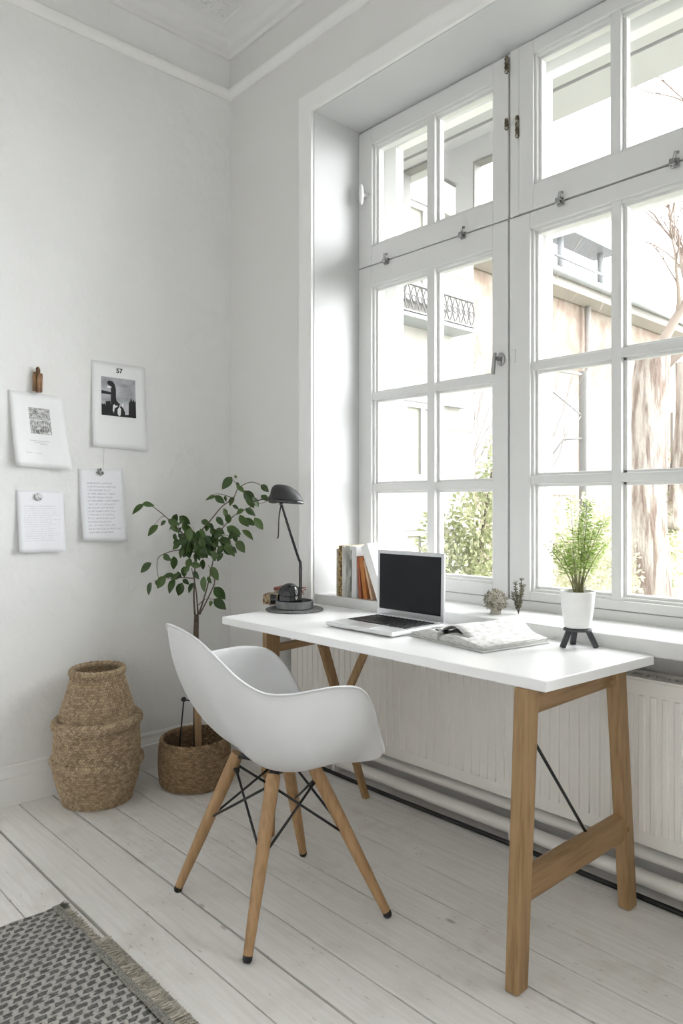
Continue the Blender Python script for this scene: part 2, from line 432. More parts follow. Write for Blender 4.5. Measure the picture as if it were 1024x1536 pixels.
def casement(par, x0, x1, z0, z1, w, name, xm, zms, mw=.040, y=YW):
    bm = MB(); a, c, e, g = moulded_sash(bm, x0, x1, z0, z1, w, y)
    o = bm.build(name, M['frame'], par, bevel=.003)
    mb = MB(); h = .030
    mb.bb((xm - mw / 2, y + .006, e - .002), (xm + mw / 2, y + .053, g + .002))
    for sx in (-1, 1):
        mb.bb((xm + sx * mw / 2 - .011, y + .026, e), (xm + sx * mw / 2 + .011, y + .052, g))
    for zm in zms:
        mb.bb((a - .002, y + .0065, zm - h / 2), (c + .002, y + .0525, zm + h / 2))
        mb.bb((a, y + .026, zm - h / 2 - .010), (c, y + .0515, zm + h / 2 + .010))
    mb.build('muntin', M['frame'], o, bevel=.0025)
    zs = [e] + list(zms) + [g]
    for (p, q) in ((a, xm), (xm, c)):
        for i in range(len(zs) - 1):
            pane_at(p, q, zs[i], zs[i + 1], GY, o)
    return o
win = thing('window_1', (WX0, YW, .784), 'large white double casement window with transom lights above the desk', 'window', kind='structure')
xL, xP0, xP1, xR = .619, 1.403, 1.449, 2.235
ZT_ = 2.197
# fixed frame: sides, post, transom bar, head, bottom
b = MB()
b.bb((WX0 - .02, YW + .012, .78), (xL + .012, YW + .12, 2.82)); b.bb((xP0 - .02, YW + .040, .78), (xP1 + .01, YW + .10, 2.82)); b.bb((xP0 + .004, YW + .002, ZT_ + .003), (xP1 - .003, YW + .045, 2.82))
b.bb((xR - .01, YW + .012, .78), (WX1 + .02, YW + .12, 2.82)); b.bb((WX0, YW + .03, 2.18), (WX1, YW + .12, 2.215))
b.bb((WX0, YW + .012, 2.79), (WX1, YW + .12, 2.82)); b.bb((WX0, YW + .004, .78), (WX1, YW + .12, .815))
b.build('window_frame', M['frame'], win, bevel=.003)
gap = MB(); gap.bb((xL, YW + .02, .82), (xR, YW + .028, 2.79))
ZT = 2.197
cl = casement(win, xL, xP0 - .004, .817, ZT - .002, (.078, .066, .046, .088), 'casement', 1.029, (1.628, 1.232))
tl = casement(win, xL, xP0 - .003, ZT + .002, 2.792, (.082, .066, .080, .070), 'transom_light', 1.029, ())
cr = casement(win, xP0 + .0025, xR, .817, ZT - .002, (.086, .10, .032, .056), 'casement', 1.809, (1.648, 1.246), .034, YW + .001)
tr_ = casement(win, xP1, xR, ZT + .003, 2.80, (.058, .10, .088, .050), 'transom_light', 1.809, (), .034, YW - .004)
# second (outer) sash frame outside, a box window
b = MB(); b.frame(.64, 2.27, .775, 2.80, (.075, .075, .05, .05), .40, .45); b.bb((1.40, .402, .825), (1.47, .448, 2.75)); b.bb((.715, .404, 2.15), (2.195, .446, 2.25))
b.build('outer_frame', M['frame'], win, bevel=.004)
# ironmongery
def latch(x, z, par):
    m_ = MB(); y = YW - .004
    m_.bb((x - .012, y - .006, z - .022), (x + .012, y, z + .004)); m_.tube([(x + .004, y - .004, z - .004), (x + .004, y - .022, z + .002), (x + .008, y - .024, z + .014), (x + .012, y - .012, z + .018)], .0055, 8)
    m_.bb((x - .014, y - .018, z - .016), (x + .004, y - .004, z + .004))
    m_.build('latch', M['chrome'], par, bevel=.0015)
latch(.797, 2.197, tl); latch(1.203, 2.197, tl); latch(1.618, 2.2, tr_); latch(2.004, 2.2, tr_)
m_ = MB(); hx, hz = 1.372, 1.690
m_.add(*(lambda q: (q.v, q.f))(MB().lathe([(.017, 0), (.017, .006), (.014, .008)], (0, 0, 0), 24).xf(Matrix.Translation((hx, YW, hz)) @ Matrix.Diagonal((1, 1, 1.5, 1)) @ Matrix.Rotation(PI / 2, 4, 'X'))))
m_.tube([(hx, YW - .004, hz), (hx, YW - .034, hz)], .007, 12); m_.bar((hx - .004, YW - .036, hz + .020), (hx - .010, YW - .040, hz - .058), .013, .009, (0, 1, 0))
m_.build('handle', M['chrome'], cl, smooth='auto', bevel=.001)
m_ = MB(); m_.bb((1.418, YW - .006, 1.668), (1.432, YW + .002, 1.718)); m_.build('strike_plate', M['frame'], cr, bevel=.003)
m_ = MB(); kx, kz = .668, 2.505
m_.tube([(kx, YW, kz), (kx, YW - .03, kz)], .008, 12); m_.lathe([(.004, -.045), (.010, -.03), (.012, 0), (.010, .03), (.004, .045)], (kx, YW - .032, kz), 14); m_.bb((kx - .03, YW - .008, kz - .006), (kx + .02, YW, kz + .006))
m_.build('turn_knob', M['frame'], tl, smooth='auto')
for x, z0, z1, par in ((1.399, 2.725, 2.785, tl), (1.399, 2.52, 2.56, tl), (1.444, 2.475, 2.552, tr_)):
    m_ = MB(); m_.tube([(x, YW - .008, z0), (x, YW - .008, z1)], .006, 10); m_.bb((x - .010, YW - .004, z0 + .006), (x + .004, YW + .001, z1 - .006))
    for q in range(4): m_.lathe([(.0075, 0), (.0075, .004)], (x, YW - .008, z0 + (z1 - z0) * (q + .3) / 4), 10)
    m_.build('hinge', M['brass'], par, smooth='auto')

# unseen window added in the same wall, right of the frame, to brighten the room
fill_win = thing('fill_window', (W2[0], YW, .76), 'white window added out of view to the right to brighten the room', 'window', kind='structure')
b = MB(); b.frame(W2[0], W2[1], .735, 2.805, (.08, .08, .08, .08), YW, YW + .08); b.bb((3.895, YW, .74), (3.955, YW + .08, 2.8)); b.bb((W2[0], YW, 2.15), (W2[1], YW + .08, 2.21))
b.build('window_frame', M['frame'], fill_win, bevel=.003)
MB().bb((W2[0], YW + .03, .735), (W2[1], YW + .034, 2.805)).build('pane', M['glass'], fill_win)
# ------------------------------------------------------------------ radiator and pipes
rd = thing('radiator', (1.4, .15, .165), 'long white ribbed panel radiator under the window', 'radiator')
RX0, RX1, RYF, RZ0, RZ1 = .345, 2.52, .098, .165, .648
b = MB(); b.bb((RX0, RYF, RZ0), (RX1, RYF + .014, RZ1))
b.build('panel', M['rad'], rd, bevel=.005)
b = MB(); x = RX0 + .04
while x < RX1 - .03:
    b.box((x, RYF - .0005, .405), (.019, .007, .395)); x += .0345
b.build('ribs', M['rad'], rd, bevel=.003)
b = MB(); b.bb((RX0, RYF + .09, RZ0), (RX1, RYF + .104, RZ1)); b.build('rear_panel', M['rad'], rd, bevel=.004)
b = MB(); b.bb((RX0 - .002, RYF + .002, RZ1 - .006), (RX1 + .002, RYF + .030, RZ1 + .004)); b.bb((RX0 - .002, RYF + .072, RZ1 - .006), (RX1 + .002, RYF + .104, RZ1 + .004))
x = RX0
while x < RX1: b.bb((x, RYF + .028, RZ1 - .004), (x + .008, RYF + .074, RZ1 + .002)); x += .022
b.build('top_grille', M['rad'], rd)
for x in (RX0 - .004, RX1): MB().bb((x, RYF + .003, RZ0), (x + .004, RYF + .102, RZ1)).build('side_panel', M['rad'], rd)
for x in (.5, 2.2):
    MB().bb((x, RYF + .10, .2), (x + .04, .252, .6)).build('wall_bracket', M['rad'], rd)
for nm, yy, zz, r, lab in (('heating_pipe', .152, .046, .024, 'lower white heating pipe along the floor, behind the black cable'), ('heating_pipe', .192, .104, .022, 'upper white heating pipe close under the radiator')):
    b = MB().tube([(NX0 + .002, yy, zz), (2.598, yy, zz)], r, 20)
    tag(b.build(nm, M['rad'], smooth='auto'), lab, 'pipe', 'heating pipes under the radiator')
    o = bpy.data.objects[list(WORLD)[-1]]
    for x in (.6, 1.5, 2.4):
        MB().bb((x - .008, yy - r - .0015, 0 if zz < .06 else zz - r - .002), (x + .008, yy + r + .0015, zz + r + .0015) if zz < .06 else (x + .008, .252, zz + r + .0015)).build('pipe_clip', M['rad'], o, bevel=.002)
b = MB(); b.tube([(NX0 + .01, .108, .009)] + [(x, .108 + .003 * math.sin(x * 5), .009) for x in [.4 + .2 * i for i in range(11)]] + [(2.59, .108, .009)], .008, 10)
tag(b.build('black_cable', M['cable'], smooth=True), 'black cable lying on the floor in front of the pipes', 'cable')

# ------------------------------------------------------------------ desk
ZD = .745; TT = .027
dk = thing('desk', (1.35, -.22, 0), 'white topped trestle desk with oak legs in front of the window', 'desk')
b = MB(); b.prism([(.668, -.487, ZD - TT), (2.012, -.480, ZD - TT), (2.050, .006, ZD - TT), (.610, .006, ZD - TT)], (0, 0, TT))
b.build('tabletop', M['white'], dk, bevel=.003)
zu = ZD - TT
def leg(p, q, par=dk):
    p, q = V(p), V(q)
    m_ = MB(); m_.bar(p, q, .036, .058, (0, 1, 0), .034, .046); m_.build('leg', M['oak'], par, bevel=.004)
def xleg(x, yt, yf, xt=None, hw=.018, w0=.047, w1=.058):
    p = V((xt or x, yt, zu)); q = V((x, yf, 0.001))
    m_ = MB(); vs = []
    for o, w_ in ((q, w0), (p, w1)):
        for sx, sy in ((-1, -1), (1, -1), (1, 1), (-1, 1)): vs.append(V((o.x + sx * hw, o.y + sy * w_ / 2, o.z)))
    m_.add(vs, [(3, 2, 1, 0), (4, 5, 6, 7), (0, 1, 5, 4), (1, 2, 6, 5), (2, 3, 7, 6), (3, 0, 4, 7)])
    return m_.build('leg', M['oak'], dk, bevel=.004)
xleg(1.945, -.455, -.500); xleg(1.955, .0, .045, 1.94)
xleg(.90, -.436, -.445, None, .013, .030, .062); xleg(.893, -.225, .035, .90, .011, .026, .042)
MB().bar((1.935, -.43, .667), (1.93, -.02, .667), .028, .046).build('rail', M['oak_x'], dk, bevel=.003)
MB().bar((1.94, -.475, .235), (1.945, .028, .235), .034, .075).build('stretcher', M['oak_x'], dk, bevel=.008)
MB().bar((.90, -.41, .655), (.90, -.22, .66), .026, .026).build('rail', M['oak_x'], dk, bevel=.003)
MB().bar((.898, -.47, .24), (.896, -.05, .24), .03, .06).build('stretcher', M['oak_x'], dk, bevel=.005)
MB().bar((1.168, -.20, zu), (.905, -.20, .25), .026, .018, (0, 1, 0)).build('brace', M['oak'], dk, bevel=.003)
MB().tube([(1.935, -.478, .655), (1.935, -.15, .262)], .0042, 10).build('brace_rod', M['black'], dk, smooth=True)
for y, z in ((-.055, .665), (0.02, .235)): MB().add(*(lambda q: (q.v, q.f))(MB().lathe([(.007, 0), (.007, .004), (.004, .006)], (0, 0, 0), 12).xf(Matrix.Translation((1.958 if z > .5 else 1.969, y, z)) @ Matrix.Rotation(PI / 2, 4, 'Y')))).build('bolt', M['oak_x'], dk, smooth='auto')

# ------------------------------------------------------------------ chair
CH = rz(-math.radians(13), (1.26, -.68, 0))
ch = thing('armchair', (1.26, -.68, 0), 'white moulded shell armchair on splayed wooden legs, pulled up to the desk', 'chair')
half = [(0, .218, .452), (.10, .22, .452), (.17, .222, .456), (.215, .216, .470), (.238, .185, .54), (.268, .142, .628), (.290, .092, .680), (.300, .02, .695), (.301, -.045, .694), (.292, -.11, .690), (.268, -.168, .695), (.238, -.222, .732), (.196, -.263, .782), (.135, -.288, .816), (.07, -.297, .826), (0, -.300, .829)]
ring = half + [(-x, y, z) for x, y, z in reversed(half[1:-1])]
ring = catmull(ring, 4, True); NR = 18
cx, cy, cz = 0, -.01, .422
rows = []
for i in range(NR + 1):
    t = i / NR; row = []
    for p in ring:
        d = V((p.x - cx, p.y - cy)); L = d.length
        a = math.atan2(d.x, d.y)           # 0 front, pi back
        fb = max(0., math.cos(PI - a)) ** 1.5; ff = max(0., math.cos(a)) ** 2
        e1 = .74 * (1 - fb) + 1.22 * fb; e1 = e1 * (1 - ff) + .95 * ff
        th_ = t * PI / 2
        hh = math.sin(th_) ** e1; gg = 1 - math.cos(th_) ** (.62 * (1 - fb) + 1.22 * fb)
        if ff > .3: gg = gg * (1 - ff) + ff * t ** 2
        # waterfall dip and seat hollow
        row.append(V((cx + d.x * hh, cy + d.y * hh, cz + (p.z - cz) * gg)))
    rows.append(row)
vs = [V((cx, cy, cz))]; fs = []; n = len(ring)
for r_ in rows[1:]: vs += r_
for k in range(n): fs.append((0, 1 + k, 1 + (k + 1) % n))
for i in range(NR - 1):
    for k in range(n): fs.append((1 + i * n + k, 1 + (i + 1) * n + k, 1 + (i + 1) * n + (k + 1) % n, 1 + i * n + (k + 1) % n))
# rolled lip
o_ = 1 + (NR - 1) * n
lip = []
for k in range(n):
    p = rows[-1][k]; q = rows[-2][k]; out = V((p.x - cx, p.y - cy, 0)).normalized(); lip.append(p + out * .009 + V((0, 0, -.0035)))
vs += lip
for k in range(n): fs.append((o_ + k, o_ + n + k, o_ + n + (k + 1) % n, o_ + (k + 1) % n))
b = MB().add(vs, fs).xf(CH)
b.build('shell', M['chair'], ch, smooth=True, solid=.006, sub=1)
# legs
tops = {'a': (.095, -.062, .417), 'b': (-.112, -.085, .417), 'c': (.094, .062, .417), 'd': (-.092, .060, .417)}
feet = {'a': (1.425, -.913), 'b': (1.001, -.867), 'c': (1.525, -.498), 'd': (1.086, -.445)}
TP = {k: CH @ V(p) for k, p in tops.items()}; FT = {k: V((*p, 0)) for k, p in feet.items()}
def lp(k, t): return TP[k].lerp(FT[k], t)
for k in 'abcd':
    pts = [lp(k, t) for t in (0, .06, .10, .35, .62, .965)]
    lo = MB().tube(pts, [.0185, .0195, .0195, .0185, .0165, .0125], 18).build('leg', M['beech'], ch, smooth='auto')
    MB().tube([lp(k, .962), lp(k, .985), FT[k] + V((0, 0, .001))], [.0128, .0125, .009], 16).build('foot_cap', M['black'], lo, smooth='auto', label='black plastic glide')
nb = {'a': 'bc', 'b': 'ad', 'c': 'ad', 'd': 'bc'}
for k in 'abcd':
    for j in nb[k]:
        st = lp(k, .47); en = lp(j, .10) + (lp(k, .10) - lp(j, .10)) * .13
        MB().tube([st, en], .0037, 8).build('brace_wire', M['black'], ch, smooth=True)
        MB().tube([en, lp(j, .10)], .0045, 8).build('bolt', M['black'], ch, smooth=True)
cr_ = MB()
cr_.bar(TP['a'] + V((0, 0, -.004)), TP['d'] + V((0, 0, -.004)), .03, .008); cr_.bar(TP['b'] + V((0, 0, -.006)), TP['c'] + V((0, 0, -.006)), .03, .008)
cr_.build('mounting_cross', M['black'], ch, bevel=.001)
for k in 'abcd':
    ax = (lp(k, .10) - V((1.26, -.68, lp(k, .10).z))).normalized()
    MB().tube([lp(k, .115) - ax * .026, lp(k, .115) - ax * .016], .009, 12).build('bolt', M['black'], ch, smooth='auto')

# ------------------------------------------------------------------ laptop
lt = thing('laptop', (1.235, -.21, ZD), 'open silver laptop with a dark blank screen on the desk', 'laptop')
lx0, lx1, ly0, ly1 = 1.082, 1.392, -.345, -.095
b = MB().bb((lx0, ly0, ZD + .003), (lx1, ly1, ZD + .017)); b.build('base', M['aluw'], lt, bevel=.005, seg=3)
for x in (lx0 + .02, lx1 - .02):
    for y in (ly0 + .02, ly1 - .02): MB().lathe([(.007, 0), (.007, .004)], (x, y, ZD), 12).build('rubber_foot', M['black'], lt)
kb = MB()
for r_ in range(6):
    ncol = 14; kw = .0192; y = ly1 - .026 - r_ * .0255
    x = lx0 + .020
    widths = [1] * 14 if r_ != 5 else [1.2, 1.2, 1.2, 5.2, 1.2, 1.2, 1, 1, 1]
    for q in widths:
        kb.box((x + kw * q / 2, y, ZD + .0185), (kw * q - .0042, .0205 if r_ else .013, .003)); x += kw * q
kb.build('keyboard', M['key'], lt, bevel=.0008, seg=1)
MB().bb((1.185, ly0 + .010, ZD + .0171), (1.285, ly0 + .066, ZD + .0177)).build('touchpad', M['alu'], lt)
# lid leaning back a little
ang = math.radians(1); hy, hz_ = ly1 + .002, ZD + .018
LM = Matrix.Translation((0, hy, hz_)) @ Matrix.Rotation(-ang, 4, 'X')
ld = MB().bb((lx0, -.003, 0), (lx1, .005, .232)).xf(LM).build('lid', M['alu'], lt, bevel=.003, seg=3)
MB().bb((lx0 + .013, -.0040, .022), (lx1 - .013, -.0028, .219)).xf(LM).build('screen', M['screen'], ld)
MB().tube([(lx0 + .03, hy, hz_ - .002), (lx1 - .03, hy, hz_ - .002)], .005, 10).build('hinge', M['alu'], lt, smooth='auto')

# ------------------------------------------------------------------ open notebook
nbk = thing('open_notebook', (1.57, -.16, ZD), 'open pale notebook with ruffled pages lying beside the laptop', 'notebook')
NM = Matrix.Translation((1.575, -.165, ZD)) @ Matrix.Rotation(math.radians(-10), 4, 'Z')
b = MB().bb((-.158, -.135, .0005), (.172, .135, .005)); b.xf(NM).build('cover', mat('notebook_cover', (.55, .55, .54), .8, vary=(14, (.40, .40, .39), .4, .7)), nbk, bevel=.002)
def block(x0, x1, y0, y1, zf, nx=14, ny=6, base=.0052):
    top = [[V((x0 + (x1 - x0) * i / nx, y0 + (y1 - y0) * j / ny, base + zf(i / nx, j / ny))) for i in range(nx + 1)] for j in range(ny + 1)]
    bot = [[V((p.x, p.y, base)) for p in r] for r in top]
    m_ = MB(); m_.grid(top); m_.grid(bot)
    for i in range(nx):
        for rr in (0, ny): m_.add([top[rr][i], top[rr][i + 1], bot[rr][i + 1], bot[rr][i]], [(0, 1, 2, 3)])
    for j in range(ny):
        for cc in (0, nx): m_.add([top[j][cc], top[j + 1][cc], bot[j + 1][cc], bot[j][cc]], [(0, 1, 2, 3)])
    return m_
pm = mat('notebook_pages', (.62, .615, .60), .8, vary=(45, (.40, .39, .375), .46, .70, (1, 1, 4)), bump=(30, .4, .004))
block(-.153, -.03, -.128, .130, lambda u, v: .008 + .018 * (math.sin(u * PI * .62) ** 2) + .003 * math.sin(v * 5 + u * 3)).xf(NM).build('left_pages', pm, nbk, smooth='auto')
block(-.03, .165, -.122, .132, lambda u, v: .010 + .042 * math.sin(min(1, u * 2.6) * PI / 2) * (1 - u) ** 1.1 * (.55 + .45 * v) + .002 * math.sin(v * 7)).xf(NM).build('right_pages', pm, nbk, smooth='auto')
# loose sheet curling up over the fold
sh = [[V((-.04 + .20 * u, -.115 + .25 * v + .012 * math.sin(u * 3), .016 + .046 * math.exp(-((u - .30) / .28) ** 2) * (.75 + .25 * v) + .006 * math.sin(u * 9 + v * 3) * (1 - u))) for u in [i / 16 for i in range(17)]] for v in [j / 8 for j in range(9)]]
MB().grid(sh).xf(NM).build('loose_sheet', pm, nbk, smooth=True, solid=.0012)
sh = [[V((-.150 + .135 * u, -.06 + .19 * v, .020 + .016 * u * u + .004 * math.sin(u * 7))) for u in [i / 10 for i in range(11)]] for v in [j / 6 for j in range(7)]]
MB().grid(sh).xf(NM).build('loose_sheet', pm, nbk, smooth=True, solid=.0012)
b = MB(); b.tube([(-.045, -.105, .026), (-.045, -.118, .026)], .010, 16); b.tube([(-.04, -.100, .028), (.05, -.085, .030)], .006, 10)
tag(b.xf(NM).build('pen', M['black'], smooth='auto'), 'black pen end sticking out between the notebook pages', 'pen')

# ------------------------------------------------------------------ lamp, tray, mat, stacked books
tag(MB().lathe([(.108, 0), (.112, .002), (.112, .005), (.108, .007)], (.715, -.183, ZD + .0005), 64).build('placemat', M['felt'], smooth='auto'), 'round grey felt mat under the tray at the desk corner', 'mat')
tag(MB().lathe([(.066, 0), (.073, .003), (.074, .030), (.071, .031), (.068, .030), (.066, .012), (.001, .012)], (.718, -.185, ZD + .0078), 56, cap1=True).build('round_tray', M['concrete'], smooth='auto'), 'shallow round grey tray holding the lamp', 'tray')
ZL = ZD + .0205
lm = thing('desk_lamp', (.712, -.19, ZL), 'black desk lamp with domed base and bent thin stem in the grey tray', 'lamp')
prof = [(.044, 0), (.047, .004), (.047, .034), (.0455, .036), (.0455, .038), (.047, .040)] + [(.047 * math.cos(t), .040 + .045 * math.sin(t)) for t in [i * PI / 2 / 12 for i in range(13)][:-1]] + [(.002, .085)]
MB().lathe(prof, (.703, -.197, ZL), 48).build('base', M['gloss'], lm, smooth='auto')
MB().tube([(.667, -.235, ZL + .022), (.652, -.25, ZL + .022)], [.018, .020], 20).build('dial', M['gloss'], lm, smooth='auto')
RV = V((.678, .735, 0))
for s_ in (-1, 1):
    o_ = RV * .0032 * s_
    pts = catmull([V((.733, -.167, ZL)) + o_, V((.733, -.167, .85)) + o_, V((.733, -.167, .925)) + o_, V((.728, -.172, .948)) + o_ * .95, V((.710, -.192, 1.03)) + o_ * .9, V((.683, -.222, 1.160)) + o_ * .4], 5)
    MB().tube(pts, .0030, 8).build('stem', M['black'], lm, smooth=True)
MB().tube([(.718, -.188, ZL), (.733, -.167, ZL + .03)], .006, 10).build('stem_socket', M['black'], lm, smooth=True)
# shade: tilted shallow dome, peak towards the plant side, visor to the right
SM = Matrix.Translation((.690, -.214, 1.168)) @ Matrix.Rotation(math.atan2(.735, .678), 4, 'Z') @ Matrix.Rotation(math.radians(4), 4, 'Y')
rws = []
for i in range(11):
    t = i / 10 * PI / 2; row = []
    for k in range(40):
        a = 2 * PI * k / 40
        ex = (.072 if math.cos(a) > 0 else .056)
        row.append(V((math.cos(a) * ex * math.cos(t) ** .8 - .020 * math.sin(t) ** 2, math.sin(a) * .052 * math.cos(t) ** .8, .006 + .060 * math.sin(t) ** 1.15)))
    rws.append(row + [row[0]])
sd = MB().grid(rws).xf(SM).build('shade', M['greymetal'], lm, smooth=True, solid=.003)
b = MB(); rr = []
for d, zz in ((1.0, .008), (1.05, .000), (.95, -.004)):
    row = [V((math.cos(2 * PI * k / 40) * (.076 if math.cos(2 * PI * k / 40) > 0 else .055) * d, math.sin(2 * PI * k / 40) * .053 * d, zz)) for k in range(40)]
    rr.append(row + [row[0]])
b.grid(rr).xf(SM).build('rim', M['gloss'], sd, smooth=True, solid=.003)
MB().lathe([(.010, 0), (.021, .006), (.024, .022), (.016, .034), (.004, .036)], (.662, -.244, 1.162), 20).build('bulb_socket', M['gloss'], lm, smooth=True)
MB().tube([(.683, -.222, 1.155), (.684, -.220, 1.180)], .009, 12).build('joint', M['gloss'], lm, smooth='auto')
MB().tube(catmull([(.683, -.223, 1.160), (.677, -.229, 1.11), (.675, -.231, 1.035), (.671, -.235, 1.028)], 4), .0028, 8).build('switch_cord', M['black'], lm, smooth=True)
MB().tube(catmull([(.652, -.254, 1.176), (.630, -.272, 1.178), (.600, -.300, 1.168)], 4), [.0025] * 8 + [.0015], 6).build('spring_arm', M['black'], lm, smooth=True)

def book(name, c, dims, rot, cov, label, cat='book', group=None, pagey=True, rx=0, ry=0):
    """lying book: dims = (spine length x, depth y, thickness z); the spine on local -y"""
    x, y, z = dims; t = .003
    X = Matrix.Translation(V(c)) @ Matrix.Rotation(rot, 4, 'Z') @ Matrix.Rotation(ry, 4, 'Y') @ Matrix.Rotation(rx, 4, 'X')
    o = thing(name, c, label, cat, group)
    b = MB(); b.bb((-x / 2, -y / 2, 0), (x / 2, y / 2, t)); b.bb((-x / 2, -y / 2, z - t), (x / 2, y / 2, z)); b.bb((-x / 2, -y / 2 - .001, 0), (x / 2, -y / 2 + t, z))
    b.xf(X).build('cover', cov, o, bevel=.0012)
    MB().bb((-x / 2 + .003, -y / 2 + t, t), (x / 2 - .003, y / 2 - .003, z - t)).xf(X).build('pages', M['pages'], o)
    return o, X
def ornate(name, c1, c2, sc, lo=.44, hi=.56, st=(1, 1, 1)): return mat(name, c1, .6, vary=(sc, c2, lo, hi, st))
bc1 = ornate('brown_tooled', (.13, .065, .03), (.42, .31, .19), 75)
bo, BX = book('lying_book', (.590, -.140, ZD + .0085), (.150, .075, .040), math.radians(35), bc1, 'thick brown patterned book, lowest of the stack beside the lamp', group='books stacked beside the lamp')
MB().bb((.005, -.0396, .003), (.070, -.0382, .037)).xf(BX).build('spine_label', ornate('label_print', (.62, .56, .47), (.13, .09, .06), 95, .5, .58), bo, label='cream printed spine label')
book('lying_book', (.602, -.118, ZD + .0490), (.120, .080, .014), math.radians(48), ornate('cream_worn', (.56, .50, .42), (.20, .13, .09), 40), 'thin pale worn book, in the middle of the stack beside the lamp', group='books stacked beside the lamp')
book('lying_book', (.604, -.116, ZD + .0635), (.112, .075, .011), math.radians(28), ornate('red_cloth', (.18, .045, .03), (.10, .03, .02), 30), 'thin dark red book, topmost of the stack beside the lamp', group='books stacked beside the lamp', ry=math.radians(2))

# ------------------------------------------------------------------ books standing on the sill
def standing(name, x, w_, h_, d_, cov, label, y0=.028, lean=0., z0=.7845):
    o = thing(name, (x + w_ / 2, y0 + d_ / 2, z0), label, 'book', 'books standing on the sill'); t = min(.0025, w_ * .2)
    X = Matrix.Translation((x, y0, z0)) @ Matrix.Rotation(lean, 4, 'Y')
    b = MB(); b.bb((0, 0, 0), (t, d_, h_)); b.bb((w_ - t, 0, 0), (w_, d_, h_)); b.bb((0, -.001, 0), (w_, t, h_))
    b.xf(X).build('cover', cov, o, bevel=.0012)
    MB().bb((t, t, .002), (w_ - t, d_ - .003, h_ - .003)).xf(X).build('pages', M['pages'], o)
    return o
z3 = (1, 1, .35)
standing('standing_book', .728, .013, .192, .135, ornate('linen', (.46, .40, .31), (.34, .28, .20), 40), 'thin beige book, leftmost on the sill against the reveal')
standing('standing_book', .7415, .021, .206, .14, ornate('gilt', (.10, .05, .02), (.46, .33, .12), 85), 'brown and gold ornate book standing on the sill')
standing('standing_book', .763, .022, .203, .14, ornate('greyish_white', (.62, .60, .57), (.40, .38, .36), 26, .5, .66, z3), 'worn off-white book between the gilt book and the grey one on the sill')
standing('standing_book', .7855, .021, .207, .14, ornate('grey_green', (.40, .41, .37), (.22, .23, .20), 30, .48, .62, z3), 'grey-green faded book standing mid row on the sill')
standing('standing_book', .807, .013, .188, .14, ornate('dark_streaked', (.16, .165, .15), (.48, .47, .42), 60, .45, .6, z3), 'narrow dark streaked book, right of the grey-green one on the sill')
standing('standing_book', .8205, .026, .206, .14, ornate('pale_blue', (.66, .66, .66), (.52, .56, .58), 12, .5, .7), 'plain pale book, right of the narrow dark one on the sill')
standing('leaning_book', .860, .013, .168, .13, ornate('rust', (.42, .12, .045), (.30, .09, .05), 20), 'thin rust red book leaning behind the orange one', lean=math.radians(-4))
standing('leaning_book', .8875, .020, .165, .13, ornate('orange', (.50, .20, .055), (.42, .15, .04), 14), 'orange book leaning left on the sill', lean=math.radians(-9))
standing('leaning_book', .928, .010, .158, .13, ornate('tan', (.62, .42, .28), (.50, .33, .22), 14), 'thin tan book leaning between the orange and white ones', lean=math.radians(-16))
standing('leaning_book', .963, .040, .225, .15, mat('white_cover', (.83, .83, .82), .5), 'big white folder leaning left at the end of the sill row', lean=math.radians(-24))

# ------------------------------------------------------------------ plant on a dark stand
PX, PY = 1.85, -.048
st = thing('plant_stand', (PX, PY, ZD), 'small dark three-legged stand under the white pot', 'stand')
MB().lathe([(.034, .048), (.040, .049), (.040, .054), (.036, .056)], (PX, PY, ZD), 40).build('top_plate', M['stand'], st, smooth='auto')
SB = V((.678, .735, 0)); FB = V((-.735, .678, 0))
for dx, dy in ((-.048, -.012), (.050, -.014), (.0, .044)):
    q = V((PX, PY, ZD)) + SB * dx + FB * dy; p = V((PX, PY, ZD + .050)) + (SB * dx + FB * dy) * .55
    MB().bar(q, p, .0155, .010, FB).build('leg', M['stand'], st, bevel=.001)
pt = thing('potted_fern', (PX, PY, ZD + .0565), 'small feathery green plant in a white pot on the dark stand', 'plant')
zp = ZD + .0565
MB().lathe([(.033, 0), (.037, .003), (.0385, .012), (.0455, .06), (.049, .100), (.0495, .106), (.0475, .107), (.0465, .100), (.044, .088), (.001, .088)], (PX, PY, zp), 48).build('pot', M['pot'], pt, smooth='auto')
MB().lathe([(.0455, .0), (.03, .004), (.001, .006)], (PX, PY, zp + .089), 24, cap0=False).build('soil', M['soil'], pt, smooth=True)
random.seed(11); sm_, lf = MB(), MB()
def lance(mb, p, d, L, w_, nrm=None):
    d = d.normalized(); s_ = d.cross(nrm or V((random.uniform(-1, 1), random.uniform(-1, 1), random.uniform(.2, 1))))
    if s_.length < 1e-3: s_ = d.cross(V((1, 0, 0)))
    s_.normalize(); m_ = p + d * L * .45 + V((0, 0, .05 * L)); e = p + d * L + V((0, 0, -.06 * L))
    mb.add([p, m_ + s_ * w_ / 2, e, m_ - s_ * w_ / 2], [(0, 1, 2, 3)])
